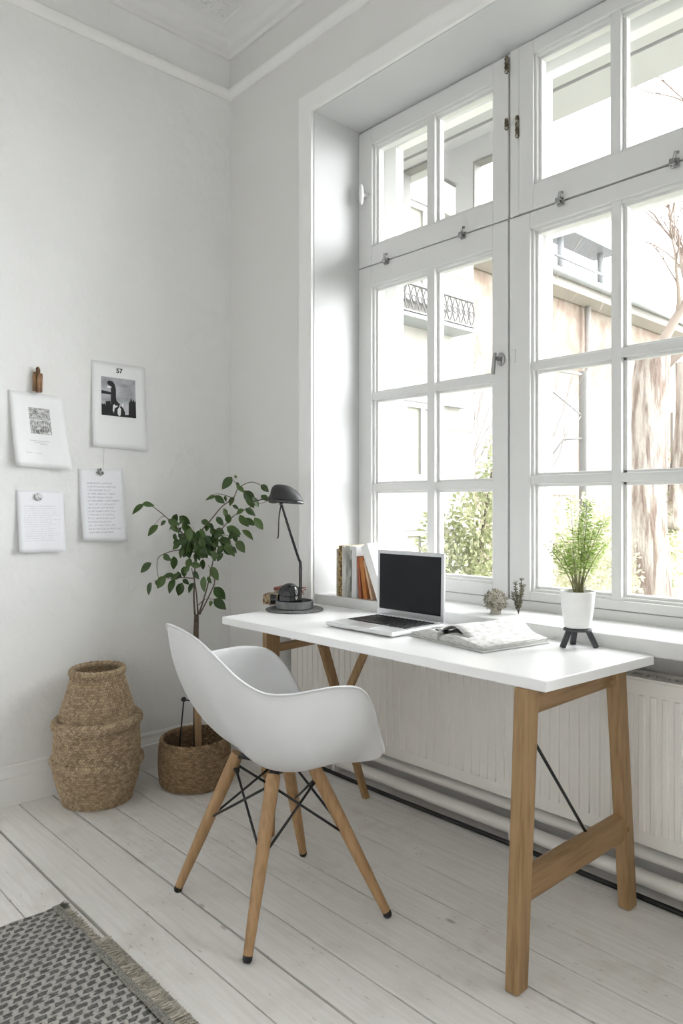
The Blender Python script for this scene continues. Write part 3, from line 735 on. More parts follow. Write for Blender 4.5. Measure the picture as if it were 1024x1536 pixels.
for i in range(22):
    a = random.uniform(0, 2 * PI); r0 = random.uniform(.003, .016); H_ = random.uniform(.14, .235) if i > 4 else random.uniform(.245, .288)
    sp = random.uniform(.03, .105) if i > 4 else random.uniform(0, .04)
    if i % 7 == 6: H_, sp = .16, .118
    p0 = V((PX + r0 * math.cos(a), PY + r0 * math.sin(a), zp + .09))
    pts = [p0 + V((math.cos(a) * sp * t ** 1.6, math.sin(a) * sp * t ** 1.6, H_ * t)) for t in [k / 9 for k in range(10)]]
    sm_.tube(pts, [.0019 - .0014 * k / 9 for k in range(10)], 5)
    nl = 150
    for k in range(nl):
        t = .36 + .64 * (k / nl) ** .9; q = pts[min(8, int(t * 9))].lerp(pts[min(9, int(t * 9) + 1)], t * 9 % 1)
        b_ = random.uniform(0, 2 * PI); br = random.uniform(.0, .026) * (1.3 - t)
        q2 = q + V((math.cos(b_) * br, math.sin(b_) * br, br * .4))
        lance(lf, q2, V((math.cos(b_), math.sin(b_), random.uniform(-.2, .5))), random.uniform(.009, .017), random.uniform(.0022, .0038))
sm_.build('stems', mat('bamboo_stem', (.20, .19, .08), .6), pt, smooth=True); lf.build('foliage', M['bamboo'], pt)

# ------------------------------------------------------------------ dried plants on the sill
random.seed(5)
dp = thing('dried_flower_ball', (1.463, .095, .784), 'pale dried flower ball with a small foot on the sill', 'dried flowers')
MB().lathe([(.018, 0), (.020, .004), (.016, .010), (.015, .02)], (1.463, .095, .7842), 20).build('foot', mat('dried_foot', (.42, .40, .34), .9), dp, smooth='auto')
b = MB(); cc = V((1.463, .095, .829))
for i in range(950):
    d = V((random.gauss(0, 1), random.gauss(0, 1), random.gauss(0, 1))).normalized()
    if d.z < -.75: d.z = -.3; d.normalize()
    r = .044 * random.uniform(.55, 1.02)
    lance(b, cc + d * r * .8, d + V((random.uniform(-.7, .7), random.uniform(-.7, .7), random.uniform(-.7, .7))), random.uniform(.008, .014), random.uniform(.003, .006))
b.lathe([(.012, -.035), (.024, -.025), (.031, 0), (.024, .025), (.006, .033)], cc, 14); b.build('flower_head', M['dried'], dp)
ds = thing('dried_sprig', (1.518, .150, .784), 'small dark dried sprig behind the pale flower ball on the sill', 'dried sprig')
b, b2 = MB(), MB()
for i in range(6):
    a = i * 1.05 + .3; p0 = V((1.518, .150, .7845)); sp = .012 + .03 * (i % 3) / 2; H_ = (.125, .098, .085, .11, .075, .09)[i]
    pts = [p0 + V((math.cos(a) * sp * t, math.sin(a) * sp * t, H_ * t)) for t in [k / 5 for k in range(6)]]
    b.tube(pts, .0012, 5)
    for k in range(70):
        t = random.uniform(.2, 1); q = p0 + V((math.cos(a) * sp * t, math.sin(a) * sp * t, H_ * t)); e = random.uniform(0, 2 * PI)
        lance(b2, q, V((math.cos(e), math.sin(e), .6)), random.uniform(.007, .014), random.uniform(.003, .006))
b.build('stem', M['bark'], ds, smooth=True); b2.build('leaves', M['sprig'], ds)

# ------------------------------------------------------------------ baskets
def ropewob(freq, amp, tw=0.):
    return lambda r, z, t: (r + amp * math.sin(freq * 2 * PI * z + tw * t), z)
bx, by = .176, -.742
tb = thing('tall_basket', (bx, by, 0), 'tall tiered seagrass basket standing against the left wall', 'basket')
def tier(prof, name, par, c, m, inner=True, steps=7, rope=100., wall=.012, floor_=False):
    pts = []
    P = catmull([V((r, 0, z)) for r, z in prof], steps)
    out = []; sub = max(2, int((P[-1].z - P[0].z) * rope * 6 / len(P)) + 1)
    for i in range(len(P) - 1):
        for k in range(sub):
            p = P[i].lerp(P[i + 1], k / sub); out.append((p.x, p.z))
    out.append((P[-1].x, P[-1].z))
    full = [(r + 1e-6, z) for r, z in out]; nout = max(z for r, z in out)
    inn = [(max(.002, r - wall), z) for r, z in reversed(out)]
    full += [(out[-1][0] - wall * .5, out[-1][1] + .004)] + inn
    if floor_: full = [(.002, out[0][1])] + full + [(.002, out[0][1] + .012)]
    st = {100.: 15., 104.: 12.}[rope]
    def wob(r, z, t):
        row = math.floor(z * rope); fz = z * rope - row; alt = 1 if row % 2 else -1
        ca = abs(math.sin(PI * ((t if t < PI else t - 2 * PI) * st + fz * alt * .9)))
        return r * (1 + .008 * math.sin(3 * t + z * 9)) + .0045 * (abs(math.sin(PI * fz)) ** .7) * (.45 + .55 * ca ** .6), z
    return MB().lathe(full, c, 300, cap0=False, cap1=False, wob=wob).build(name, m, par, smooth=True, origin=c)
tier([(.128, .001), (.136, .03), (.150, .075), (.160, .12), (.163, .15), (.160, .165)], 'lower_tier', tb, (bx, by, 0), M['wicker'], floor_=True)
tier([(.161, .160), (.162, .20), (.160, .25), (.156, .29), (.153, .305)], 'middle_tier', tb, (bx, by, 0), M['wicker'])
tier([(.141, .300), (.141, .325), (.133, .37), (.117, .42), (.104, .47), (.099, .500), (.098, .508)], 'upper_tier', tb, (bx, by, 0), M['wicker'])
def band(name, par, c, R, z, r, m, tilt=0., ph=0., sq=1.):
    mb = MB(); n, k = 120, 10; vs = []; fs = []
    for i in range(n):
        t = 2 * PI * i / n; rr = r * (1 + .10 * math.sin(26 * t))
        for j in range(k):
            a = 2 * PI * j / k; q = R + rr * math.cos(a); vs.append(V((c[0] + q * math.cos(t), c[1] + q * math.sin(t), z + sq * rr * math.sin(a) + tilt * math.cos(t - ph))))
    for i in range(n):
        for j in range(k): fs.append((i * k + j, ((i + 1) % n) * k + j, ((i + 1) % n) * k + (j + 1) % k, i * k + (j + 1) % k))
    return mb.add(vs, fs).build(name, m, par, smooth=True, origin=c)
band('rim_band', tb, (bx, by, 0), .155, .309, .0185, M['wicker'], .006, 1., 1.2)
band('rim_band', tb, (bx, by, 0), .165, .161, .0135, M['wicker'], .006, 4., 1.2)
band('rim_band', tb, (bx, by, 0), .097, .505, .012, M['wicker'], .003, 2., 1.3)
px_, py_ = .292, -.372
pk = thing('planter_basket', (px_, py_, 0), 'low round woven basket on the floor holding the plant', 'basket')
tier([(.128, .001), (.138, .01), (.143, .04), (.146, .09), (.144, .15), (.138, .185)], 'body', pk, (px_, py_, 0), M['wicker2'], rope=104., floor_=True)
band('rim_band', pk, (px_, py_, 0), .136, .186, .0085, M['wicker2'], .004, 2., 1.2)

# ------------------------------------------------------------------ tall plant
pl = thing('ficus_tree', (px_, py_, .013), 'slender leafy indoor tree growing from the low woven basket', 'plant')
MB().lathe([(.124, .0), (.122, .085), (.118, .09), (.06, .098), (.002, .10)], (px_, py_, .0135), 40).build('soil', M['soil'], pl, smooth='auto')
# branch plan: (u along right vector, z) in metres, measured from the trunk, each with its own depth spread
def uz(p, dep=0.):
    X_, Y_ = p; u = (200 + X_ / 4.655 - 299) / 359.; z = 1.16 - (700 + Y_ / 4.655 - 756) / 359.
    return V((px_ + .006, py_ + .01, 0)) + RV * u + V((-.735, .678, 0)) * dep * .9 + V((0, 0, z))
trunk = MB()
trunk.tube([(px_ + .004, py_ + .006, .08), (px_ + .003, py_ + .008, .35), (px_ + .000, py_ + .004, .60), uz((452, 1030))], [.0165, .0155, .012, .0095], 12)
trunk.build('trunk', M['bark'], pl, smooth=True)
MB().bar((px_ + .030, py_ + .000, .095), (px_ + .024, py_ - .006, .50), .028, .010, (.735, -.678, 0)).build('support_stake', M['stake'], pl, bevel=.003)
b = MB(); j0 = V((px_ - .03, py_ - .035, .345))
b.tube([(px_ - .048, py_ - .05, .10), j0], .0032, 8); b.tube([j0, (px_ + .02, py_ + .016, .335)], .0028, 8); b.lathe([(.002, -.010), (.008, -.006), (.012, 0), (.009, .008), (.002, .012)], j0, 14)
b.build('support_wire', M['black'], pl, smooth=True)
random.seed(21)
BR = [([(440, 1030), (432, 900), (435, 800), (440, 560), (455, 470)], 0, .02, .0042), ([(462, 1030), (455, 850), (432, 700)], -.0, -.05, .0036), ([(468, 1030), (520, 850), (560, 650), (575, 500)], 0, .05, .0038),
      ([(475, 1030), (575, 830), (585, 750), (550, 680)], 0, -.06, .003), ([(440, 560), (380, 490), (270, 370), (160, 275), (110, 260)], .02, -.07, .0028), ([(455, 470), (530, 390), (620, 280), (700, 220), (735, 150), (830, 105), (930, 150)], .02, .05, .0030),
      ([(575, 500), (650, 400), (740, 320), (860, 270), (950, 240)], .05, -.02, .0026), ([(440, 600), (330, 580), (210, 620), (200, 690), (220, 760)], .02, -.09, .0024), ([(435, 780), (330, 770), (190, 780)], .01, -.08, .0022), ([(460, 970), (520, 920), (600, 915)], 0, -.05, .002),
      ([(380, 490), (330, 440), (310, 340)], -.02, .03, .0018), ([(700, 220), (610, 190), (540, 200)], .04, .0, .0018), ([(735, 150), (690, 80)], .05, .06, .0016), ([(440, 480), (410, 490), (450, 420)], .02, -.05, .0018), ([(575, 500), (640, 480), (700, 500)], .05, .03, .0018), ([(740, 320), (830, 300), (870, 360)], .0, -.04, .0016), ([(270, 370), (230, 345), (170, 420)], -.03, -.06, .0015), ([(585, 750), (600, 820)], -.05, -.08, .0015)]
depth_nodes = []
for pts, d0, d1, r in BR:
    n = len(pts); P3 = [uz(p, d0 + (d1 - d0) * i / (n - 1)) for i, p in enumerate(pts)]
    P = catmull(P3, 5); MB().tube(P, [r * (1 - .6 * i / len(P)) for i in range(len(P))], 7).build('branch', M['bark'], pl, smooth=True)
    for i, p in enumerate(pts): depth_nodes.append((p, d0 + (d1 - d0) * i / (n - 1)))
LV = [(105, 262, 42, 312), (110, 262, 175, 265), (205, 405, 145, 462), (240, 378, 200, 405), (270, 370, 330, 400), (325, 345, 385, 395), (300, 330, 275, 390), (350, 400, 410, 460), (300, 465, 295, 515), (320, 500, 305, 560), (345, 530, 310, 565), (240, 608, 285, 640), (290, 625, 290, 705), (170, 660, 100, 715), (265, 750, 215, 820), (300, 748, 240, 760), (165, 793, 140, 868), (190, 785, 215, 825), (310, 775, 280, 855), (370, 800, 340, 880), (330, 725, 350, 765), (375, 690, 370, 760), (430, 810, 395, 868), (400, 640, 390, 700), (520, 755, 520, 840), (485, 650, 480, 715), (565, 690, 605, 770), (600, 822, 662, 895), (585, 912, 655, 972), (560, 930, 555, 960), (450, 720, 480, 765), (540, 760, 560, 800), (600, 530, 655, 560), (640, 540, 700, 610), (650, 570, 690, 600), (715, 520, 770, 590), (655, 420, 735, 475), (760, 445, 830, 495), (590, 350, 630, 400), (640, 290, 660, 350), (680, 330, 665, 390), (700, 210, 680, 260), (645, 200, 640, 240), (580, 205, 520, 222), (580, 200, 630, 250), (690, 70, 635, 140), (700, 65, 720, 70), (720, 105, 740, 140), (770, 165, 835, 250), (800, 230, 850, 275), (845, 215, 885, 270), (755, 335, 800, 410), (800, 355, 845, 405), (800, 290, 855, 330), (865, 355, 915, 425), (890, 200, 945, 230), (890, 125, 938, 165), (480, 375, 530, 400), (540, 390, 560, 440), (470, 500, 510, 560), (500, 480, 540, 540), (530, 480, 560, 560), (420, 520, 380, 590), (380, 560, 400, 630), (450, 570, 500, 630), (560, 590, 575, 650), (490, 430, 520, 480), (540, 430, 580, 480), (610, 500, 670, 525), (350, 420, 330, 460), (410, 500, 440, 540),
      (470, 470, 490, 540), (510, 530, 500, 590), (400, 540, 360, 620), (360, 560, 350, 620), (550, 540, 590, 560), (480, 440, 470, 500), (520, 400, 500, 450), (545, 480, 580, 540), (430, 500, 400, 560), (500, 560, 545, 610), (440, 590, 470, 640), (395, 520, 345, 555), (290, 400, 320, 450), (625, 580, 690, 610), (690, 560, 720, 600)]
random.seed(33)
for i in range(46):
    x0, y0 = random.gauss(480, 75), random.gauss(520, 85); a = random.uniform(.2, 2.9); L_ = random.uniform(45, 80)
    if 340 < x0 < 640 and 360 < y0 < 720: LV.append((x0, y0, x0 + L_ * math.cos(a), y0 + L_ * math.sin(a)))
for i in range(14):
    x0, y0 = random.choice(((700, 250), (760, 300), (640, 320), (300, 400), (330, 470), (290, 620), (350, 760), (420, 730), (720, 120), (690, 450))); a = random.uniform(.2, 2.9); L_ = random.uniform(40, 65)
    x0 += random.uniform(-25, 25); y0 += random.uniform(-25, 25); LV.append((x0, y0, x0 + L_ * math.cos(a), y0 + L_ * math.sin(a)))
lb = MB()
for x0, y0, x1, y1 in LV:
    mid = ((x0 + x1) / 2, (y0 + y1) / 2)
    dep = min(depth_nodes, key=lambda q: (q[0][0] - x0) ** 2 + (q[0][1] - y0) ** 2)[1]
    dep += random.uniform(-.025, .025)
    a, e = uz((x0, y0), dep), uz((x1, y1), dep + random.uniform(-.02, .02)); L = (e - a).length
    e = a + (e - a) * 1.22; L = (e - a).length
    d = (e - a).normalized(); nrm = (V((.735, -.678, 0)) + V((random.uniform(-.6, .6), random.uniform(-.6, .6), random.uniform(.0, .9)))).normalized()
    s_ = d.cross(nrm).normalized(); nn = s_.cross(d); W_ = max(.015, L * random.uniform(.46, .62)) / 2; rows = []
    for i in range(7):
        t = i / 6; w_ = W_ * (math.sin(PI * t ** .8) ** .85 if 0 < t < 1 else .02); c_ = a + d * L * t - nn * L * .16 * t * t
        rows.append([c_ - s_ * w_ + nn * w_ * .28, c_ - s_ * w_ * .5 + nn * w_ * .08, c_, c_ + s_ * w_ * .5 + nn * w_ * .08, c_ + s_ * w_ + nn * w_ * .28])
    lb.grid(rows)
lb.build('foliage', M['leaf'], pl, smooth=True)

# ------------------------------------------------------------------ papers on the left wall
def sheet(name, P, label, m, curl=.012, nu=10, nv=14, lift=.004, topgap=.0025, skew=1.):
    """P: four (y,z) corners TL,TR,BR,BL on the wall x=0"""
    tl_, tr2, br, bl = [V((0, y, z)) for y, z in P]; rows = []
    for j in range(nv + 1):
        v = j / nv; row = []
        for i in range(nu + 1):
            u = i / nu; p = tl_.lerp(tr2, u).lerp(bl.lerp(br, u), v)
            p.x = topgap + lift * v + curl * (v ** 2) * (abs(u - .45) ** 1.4) * 2.2 * skew + curl * .35 * math.exp(-((v - .9) / .12) ** 2) * math.sin(u * PI * 2.2) ** 2
            row.append(p)
        rows.append(row)
    return MB().grid(rows).build(name, m, None, smooth=True, solid=.0009), rows
def pin_lathe(prof, y, z, x0): return MB().lathe(prof, (0, 0, 0), 20).xf(Matrix.Translation((x0, y, z)) @ Matrix.Rotation(PI / 2, 4, 'Y'))
g_ = 'papers on the left wall'
pp = mat('photo_paper', (.80, .81, .82), .55)
s1, r1 = sheet('wall_sheet', [(-.689, 1.76), (-.447, 1.757), (-.440, 1.392), (-.689, 1.398)], 'white sheet with a black and white photograph pinned upper right of the group on the wall', pp, .010)
tag(s1, 'white sheet with a black and white photo, upper right of the wall papers', 'paper', g_)
def on(rows, u, v, off):
    nv, nu = len(rows) - 1, len(rows[0]) - 1; j = min(nv - 1, int(v * nv)); i = min(nu - 1, int(u * nu)); fu, fv = u * nu - i, v * nv - j
    p = rows[j][i].lerp(rows[j][i + 1], fu).lerp(rows[j + 1][i].lerp(rows[j + 1][i + 1], fu), fv); return p + V((off, 0, 0))
def patch(rows, u0, u1, v0, v1, off=.0012, n=8): return [[on(rows, u0 + (u1 - u0) * i / n, v0 + (v1 - v0) * j / n, off) for i in range(n + 1)] for j in range(n + 1)]
# printed landscape photo: cloudy sky tone + dark shapes
def printmat():
    m = mat('print_sky', (.4, .4, .42), .4); h = NT(m); o = h.obj(); x, y, z = h.xyz(o)
    n = h.noise(h.obj((1, 9, 16)), 1.2, 4)
    h.l(h.mix(h.mapr(h.math('ADD', n, h.math('MULTIPLY', z, -1.2)), .15, .5), (.20, .205, .22), (.52, .525, .56)), h.b.inputs['Base Color']); return m
ph = MB().grid(patch(r1, .165, .80, .17, .62)).build('photo_print', printmat(), s1, smooth=True, label='black and white photograph printed on the sheet')
def pz_(u, v, off=.0016): return on(r1, .165 + .635 * u, .17 + .45 * v, off)
def shape(polys, m, nm, off):
    mb = MB()
    for P in polys: mb.add([pz_(u, v, off) for u, v in P], [tuple(range(len(P)))])
    return mb.build(nm, m, ph)
random.seed(4)
def jag(u0, u1, v0, amp, n=14): return [(u0, 1)] + [(u0 + (u1 - u0) * i / n, v0 + random.uniform(-amp, amp)) for i in range(n + 1)] + [(u1, 1)]
shape([jag(0, .30, .74, .05), [(.12, .64), (.26, .62), (.30, 1), (.10, 1)], [(.27, .42), (.40, .45), (.44, .6), (.54, .68), (.50, .74), (.60, .72), (.68, .88), (.66, 1), (.28, 1)], [(.0, .36), (.30, .39), (.42, .38), (.42, .44), (.25, .45), (.0, .45)],
       [(.16, .14), (.22, .09), (.32, .10), (.38, .16), (.42, .28), (.42, .52), (.28, .52), (.27, .30), (.31, .24), (.22, .23)], [(.78, 1), (.79, .62), (.84, .55), (.86, .46), (.90, .58), (.93, .50), (.97, .58), (1, .52), (1, 1)], [(.5, .95), (1, .92), (1, 1), (.5, 1)]], M['ink'], 'print_silhouette', .0017)
pw = mat('print_light', (.72, .72, .74), .5)
for P_ in [[(.16, .25), (.25, .22), (.28, .28), (.17, .28)], [(.33, .72), (.37, .69), (.42, .74), (.38, .77), (.35, .92), (.32, .85)], [(.46, .82), (.52, .74), (.56, .80), (.55, .96), (.50, .99), (.46, .93)], [(.44, .71), (.47, .73), (.40, .79), (.39, .76)], [(.58, .7), (.63, .62), (.64, .70), (.60, .76)]]:
    shape([P_], pw, 'print_highlight', .0021)
# the handwritten mark above the photo
cu = bpy.data.curves.new('mark', 'FONT'); cu.body = '57'; cu.size = .027; cu.offset = .0008; cu.align_x = 'CENTER'
to = bpy.data.objects.new('mark_tmp', cu); C.objects.link(to); bpy.context.view_layer.update()
me = bpy.data.meshes.new_from_object(to.evaluated_get(bpy.context.evaluated_depsgraph_get()))
pm_ = on(r1, .50, .085, .0015); tm = MB(); tm.add([V((pm_.x, pm_.y + v_.co.x * 1.05, pm_.z - .008 + v_.co.y)) for v_ in me.vertices], [tuple(p.vertices) for p in me.polygons])
bpy.data.objects.remove(to); tm.build('number_mark', M['ink'], s1, label='small black number mark at the top of the sheet')
s2, r2 = sheet('wall_sheet', [(-1.022, 1.60), (-.815, 1.594), (-.782, 1.296), (-1.0, 1.308)], '', pp, .020, lift=.010)
tag(s2, 'white sheet with a small grainy square print, under the wooden clip on the wall', 'paper', g_)
def grain():
    m = mat('print_grain', (.5, .5, .5), .6); h = NT(m); o = h.obj()
    x, y, z = h.xyz(o)
    mp = h.n('ShaderNodeMapping'); mp.inputs['Rotation'].default_value = (.5, 0, 0); mp.inputs['Scale'].default_value = (1, 2.6, .55)
    h.l(o, mp.inputs['Vector']); n = h.noise(mp.outputs[0], 150., 5); n2 = h.noise(h.obj((1, .8, 2.)), 45., 3)
    up = h.math('GREATER_THAN', z, .0575)
    n3 = h.noise(h.obj((1, 1.6, 2.4)), 190., 5)
    tone = h.math('ADD', h.math('ADD', h.math('MULTIPLY', n, h.math('SUBTRACT', 1., up)), h.math('MULTIPLY', n3, up)), h.math('MULTIPLY', n2, .5))
    k = h.mapr(tone, .58, .92)
    line = h.math('LESS_THAN', h.math('ABSOLUTE', h.math('SUBTRACT', z, .0575)), .0012)
    h.l(h.mix(line, h.mix(k, (.03, .03, .032), (.74, .74, .74)), (.75, .75, .75)), h.b.inputs['Base Color']); return m
MB().grid(patch(r2, .335, .725, .195, .545)).build('grainy_print', grain(), s2, smooth=True)
gi = mat('grey_ink', (.5, .5, .52), .7)
for v, u0, u1 in ((.635, .3, .66), (.655, .38, .6), (.675, .48, .62), (.80, .2, .32), (.80, .38, .5)):
    MB().add([on(r2, u0, v, .0012), on(r2, u1, v, .0012), on(r2, u1, v + .006, .0012), on(r2, u0, v + .006, .0012)], [(0, 1, 2, 3)]).build('caption_line', gi, s2)
tp = (.79, .80, .835)
s3, r3 = sheet('wall_sheet', [(-.746, 1.305), (-.553, 1.312), (-.540, .999), (-.733, 1.007)], '', textpaper('handwriting_1', 15, -.066, .078, .035, .255, .38, 3., tp), .016, lift=.008)
tag(s3, 'handwritten pale sheet with a dark rosette pin, lower right of the wall papers', 'paper', g_)
s4, r4 = sheet('wall_sheet', [(-.992, 1.214), (-.808, 1.211), (-.805, .966), (-.985, .970)], '', textpaper('handwriting_2', 16, -.066, .078, .045, .19, .2, 9., tp), .010, lift=.010)
tag(s4, 'faintly written pale sheet with a round glass pin, lower left of the wall papers', 'paper', g_)
# pins and clip
cp = thing('wooden_clip', (.012, -.913, 1.60), 'small brown wooden clip above the grainy print on the wall', 'clip')
clm = mat('clip_wood', (.30, .165, .075), .55, vary=(26, (.11, .055, .025), .44, .58, (5, 5, 1.2)))
for dy, h0, h1, xx in ((-.014, 1.603, 1.680, .012), (-.002, 1.598, 1.690, .020), (.010, 1.601, 1.676, .013)):
    MB().bar((xx, -.913 + dy, h0), (xx, -.913 + dy + .002, h1), .012, .016, (1, 0, 0), .011, .014).build('prong', clm, cp, bevel=.003)
MB().lathe([(.004, -.012), (.008, -.006), (.008, .006), (.004, .012)], (.018, -.915, 1.688), 12).build('head', clm, cp, smooth=True)
MB().tube([(.0, -.914, 1.660), (.02, -.914, 1.660)], .0025, 8).build('pin', M['brass'], cp, smooth=True)
p3 = on(r3, .47, .05, .002); random.seed(2); b = MB()
for i in range(46):
    a = random.uniform(0, 2 * PI); r = random.uniform(0, .016); c_ = V((p3.x + .002 + random.uniform(0, .005), p3.y + r * math.cos(a), p3.z + r * math.sin(a)))
    b.box(c_, (.004, random.uniform(.003, .006), random.uniform(.003, .006)), Matrix.Rotation(random.random() * 3, 3, 'X'))
b.tube([(0, p3.y, p3.z), (p3.x + .004, p3.y, p3.z)], .002, 6)
tag(b.build('rosette_pin', mat('dark_rosette', (.10, .10, .10), .6, vary=(160, (.6, .6, .58), .5, .58))), 'dark grey rosette pin holding the handwritten sheet', 'pin')
p4 = on(r4, .44, .10, .001)
o = pin_lathe([(.014, 0), (.016, .003), (.013, .007), (.004, .009)], p4.y, p4.z, p4.x + .001).build('round_pin', mat('mottled_pin', (.55, .57, .57), .25, vary=(90, (.16, .17, .17), .5, .6)), smooth='auto')
tag(o, 'round mottled pin holding the faintly written sheet', 'pin')
b = MB().tube([(.003, -.635, 1.395), (.003, -.638, 1.30)], .0008, 6)
tag(b.build('hanging_thread', mat('thread', (.6, .6, .58), .8)), 'fine pale thread between the photo sheet and the handwritten sheet', 'thread')

# ------------------------------------------------------------------ rug
rg = thing('woven_rug', (1.8, -1.9, 0), 'grey checked woven rug with a fringed edge in the bottom left corner', 'rug')
random.seed(6)
RA, RB = (.870, -1.175), (2.75, -2.9)
rows = []
for j in range(45):
    row = []
    for i in range(61):
        x = RA[0] + (RB[0] - RA[0]) * i / 60; y = RA[1] + (RB[1] - RA[1]) * j / 44
        z = .011 + .0025 * math.sin(x * 9 + y * 4) * math.sin(y * 7)
        if i == 0: x += .004 * math.sin(y * 40)
        row.append(V((x, y, z)))
    rows.append(row)
MB().grid(rows).build('weave', M['rug'], rg, smooth=True, solid=.014, origin=(.87, -1.175, 0))
b = MB()
for k in range(4):
    y = -1.171 - k * .0048
    b.tube([(RA[0] + (RB[0] - RA[0]) * i / 50, y + .0012 * math.sin(i * 1.7 + k), .0185 + .002 * math.sin(i * .9)) for i in range(51)], .0028, 6)
b.build('hem', mat('rug_hem', (.34, .325, .29), .95, vary=(180, (.20, .195, .18), .45, .55)), rg, smooth=True)
b = MB()
for i in range(2600):
    x = RA[0] + (RB[0] - RA[0]) * random.random(); L = random.uniform(.030, .050)
    if x < .925: L *= .55
    if .925 < x < 1.10: L *= .62 - .3 * (x - .925)
    z0 = random.uniform(.006, .018); dx = random.uniform(-.015, .015)
    b.bar((x, -1.172, z0), (x + dx, -1.172 + L, random.uniform(.001, .017)), .0030, .0022, (0, 0, 1), .0012, .0010)
b.build('fringe', M['fringe'], rg, kind='stuff')
b = MB()
for i in range(160):
    x = RA[0] + random.uniform(-.004, .02); a = random.uniform(.4, 1.9); L = random.uniform(.02, .035)
    b.bar((x, -1.178, .012), (x + L * math.cos(a) * .6, -1.178 + L * math.sin(a), random.uniform(.008, .022)), .0022, .0016, (0, 0, 1), .0008, .0008)
b.build('corner_tuft', mat('dark_tuft', (.13, .125, .115), .95), rg, kind='stuff')

# ------------------------------------------------------------------ outside
GZ = -.8
struct(MB().bb((-16, .5, GZ - .1), (12, 30, GZ)).build('garden_ground', mat('garden', (.26, .265, .21), .9, vary=(1.5, (.18, .205, .12), .4, .65))))
cream = mat('cream_render', (.38, .37, .335), .8, vary=(3, (.33, .315, .28), .4, .7), bump=(30, .2, .01))
white_o = mat('white_boards', (.36, .36, .355), .6)
brick = mat('brick_wall', (.34, .255, .205), .85, vary=(3.5, (.46, .40, .345), .42, .62), bump=(20, .3, .02))
roofm = mat('roof_tiles', (.30, .29, .28), .85, vary=(6, (.2, .185, .17), .45, .6))
gzinc = mat('zinc', (.33, .35, .37), .5, .2)
# porch canopy over the window
pc = thing('porch_canopy', (1.4, .8, 2.3), 'white boarded canopy over the outside of the window', 'canopy')
MB().bb((-.4, .5, 3.0), (3.6, .900, 3.03)).build('soffit_board', white_o, pc, bevel=.003)
MB().bb((-.4, .925, 3.0), (3.6, 1.15, 3.03)).build('soffit_board', white_o, pc, bevel=.003)
MB().bb((-.4, .5, 3.03), (3.6, 1.15, 3.08)).build('deck', mat('groove_wood', (.33, .29, .23), .8), pc)
va = MB(); yv = 1.0
va.bb((-.35, yv, 2.50), (.201, yv + .05, 3.0)); va.bb((.573, yv, 2.50), (.687, yv + .05, 3.0))
va.prism([(.40, yv, 3.0), (.40, yv, 2.937), (.573, yv, 2.804), (.573, yv, 3.0)], (0, .05, 0)); va.bb((.687, yv, 2.885), (.86, yv + .05, 3.0))
va.bb((.86, yv, 2.50), (.93, yv + .05, 3.0))
va.build('valance', white_o, pc)
eg = mat('edge_grey', (.16, .155, .145), .7)
for bits in ([((.201, 2.50), (.216, 3.0)), ((.216, 2.985), (.40, 3.0))], [((.687, 2.50), (.696, 2.885)), ((.696, 2.875), (.86, 2.885))]):
    dk_ = MB()
    for (x0, z0), (x1, z1) in bits: dk_.bb((x0, yv - .004, z0), (x1, yv + .054, z1))
    dk_.build('valance_edging', eg, pc)
MB().prism([(.40, yv - .006, 2.937), (.573, yv - .006, 2.804), (.573, yv - .006, 2.790), (.40, yv - .006, 2.923)], (0, .06, 0)).build('valance_edging', eg, pc)
# cream house along the left
hs = thing('cream_house', (-4, 3, GZ), 'pale cream house seen through the left casement', 'building')
MB().bb((-7, .9, GZ), (-2.0, 4.56, 6.2)).build('wall', cream, hs)
for z in [GZ + .55 * i for i in range(13)]:
    MB().bb((-2.01, .9, z), (-1.994, 4.565, z + .02)).build('course', mat('course', (.29, .28, .245), .8) if z == GZ else bpy.data.materials['course'], hs)
for y0, y1, z0, z1 in ((3.36, 3.98, 1.40, 2.19), (3.36, 3.98, -.2, .9), (3.4, 4.0, 3.25, 4.2)):
    f_ = MB(); f_.bb((-2.02, y0, z0), (-1.95, y0 + .06, z1)); f_.bb((-2.02, y1 - .06, z0), (-1.95, y1, z1)); f_.bb((-2.02, y0 + .06, z0), (-1.951, y1 - .06, z0 + .06)); f_.bb((-2.02, y0 + .06, z1 - .06), (-1.951, y1 - .06, z1)); f_.bb((-2.02, (y0 + y1) / 2 - .03, z0 + .06), (-1.96, (y0 + y1) / 2 + .03, z1 - .06))
    f_.bb((-2.0, y0 - .7, z1), (-1.93, y1 + .35, z1 + .06)); f_.bb((-2.0, y0 - .7, z0 - .06), (-1.93, y1 + .1, z0))
    fo = f_.build('window', white_o, hs); MB().bb((-2.0, y0 + .05, z0 + .05), (-1.985, y1 - .05, z1 - .05)).build('blind', mat('blind', (.33, .32, .27), .8) if z0 == 1.40 else bpy.data.materials['blind'], fo)
bl_ = MB(); bl_.bb((-2.0, 2.6, 2.95), (-1.72, 4.22, 2.985)); blo = bl_.build('balcony', gzinc, hs)
iron = MB(); iron.bb((-1.76, 2.6, 3.26), (-1.73, 4.22, 3.30)); iron.bb((-1.76, 2.6, 3.0), (-1.73, 4.22, 3.02))
for i in range(12):
    y = 3.20 + i * .09
    for sg in (-1, 1): iron.tube([(-1.745, y + sg * .045 * math.sin(t * PI), 3.01 + .26 * t) for t in [k / 8 for k in range(9)]], .007, 5)
    iron.tube([(-1.745, y + .03 * math.cos(t), 3.14 + .03 * math.sin(t)) for t in [k * PI / 4 for k in range(9)]], .007, 5)
iron.build('railing', mat('iron', (.10, .095, .09), .6), blo)
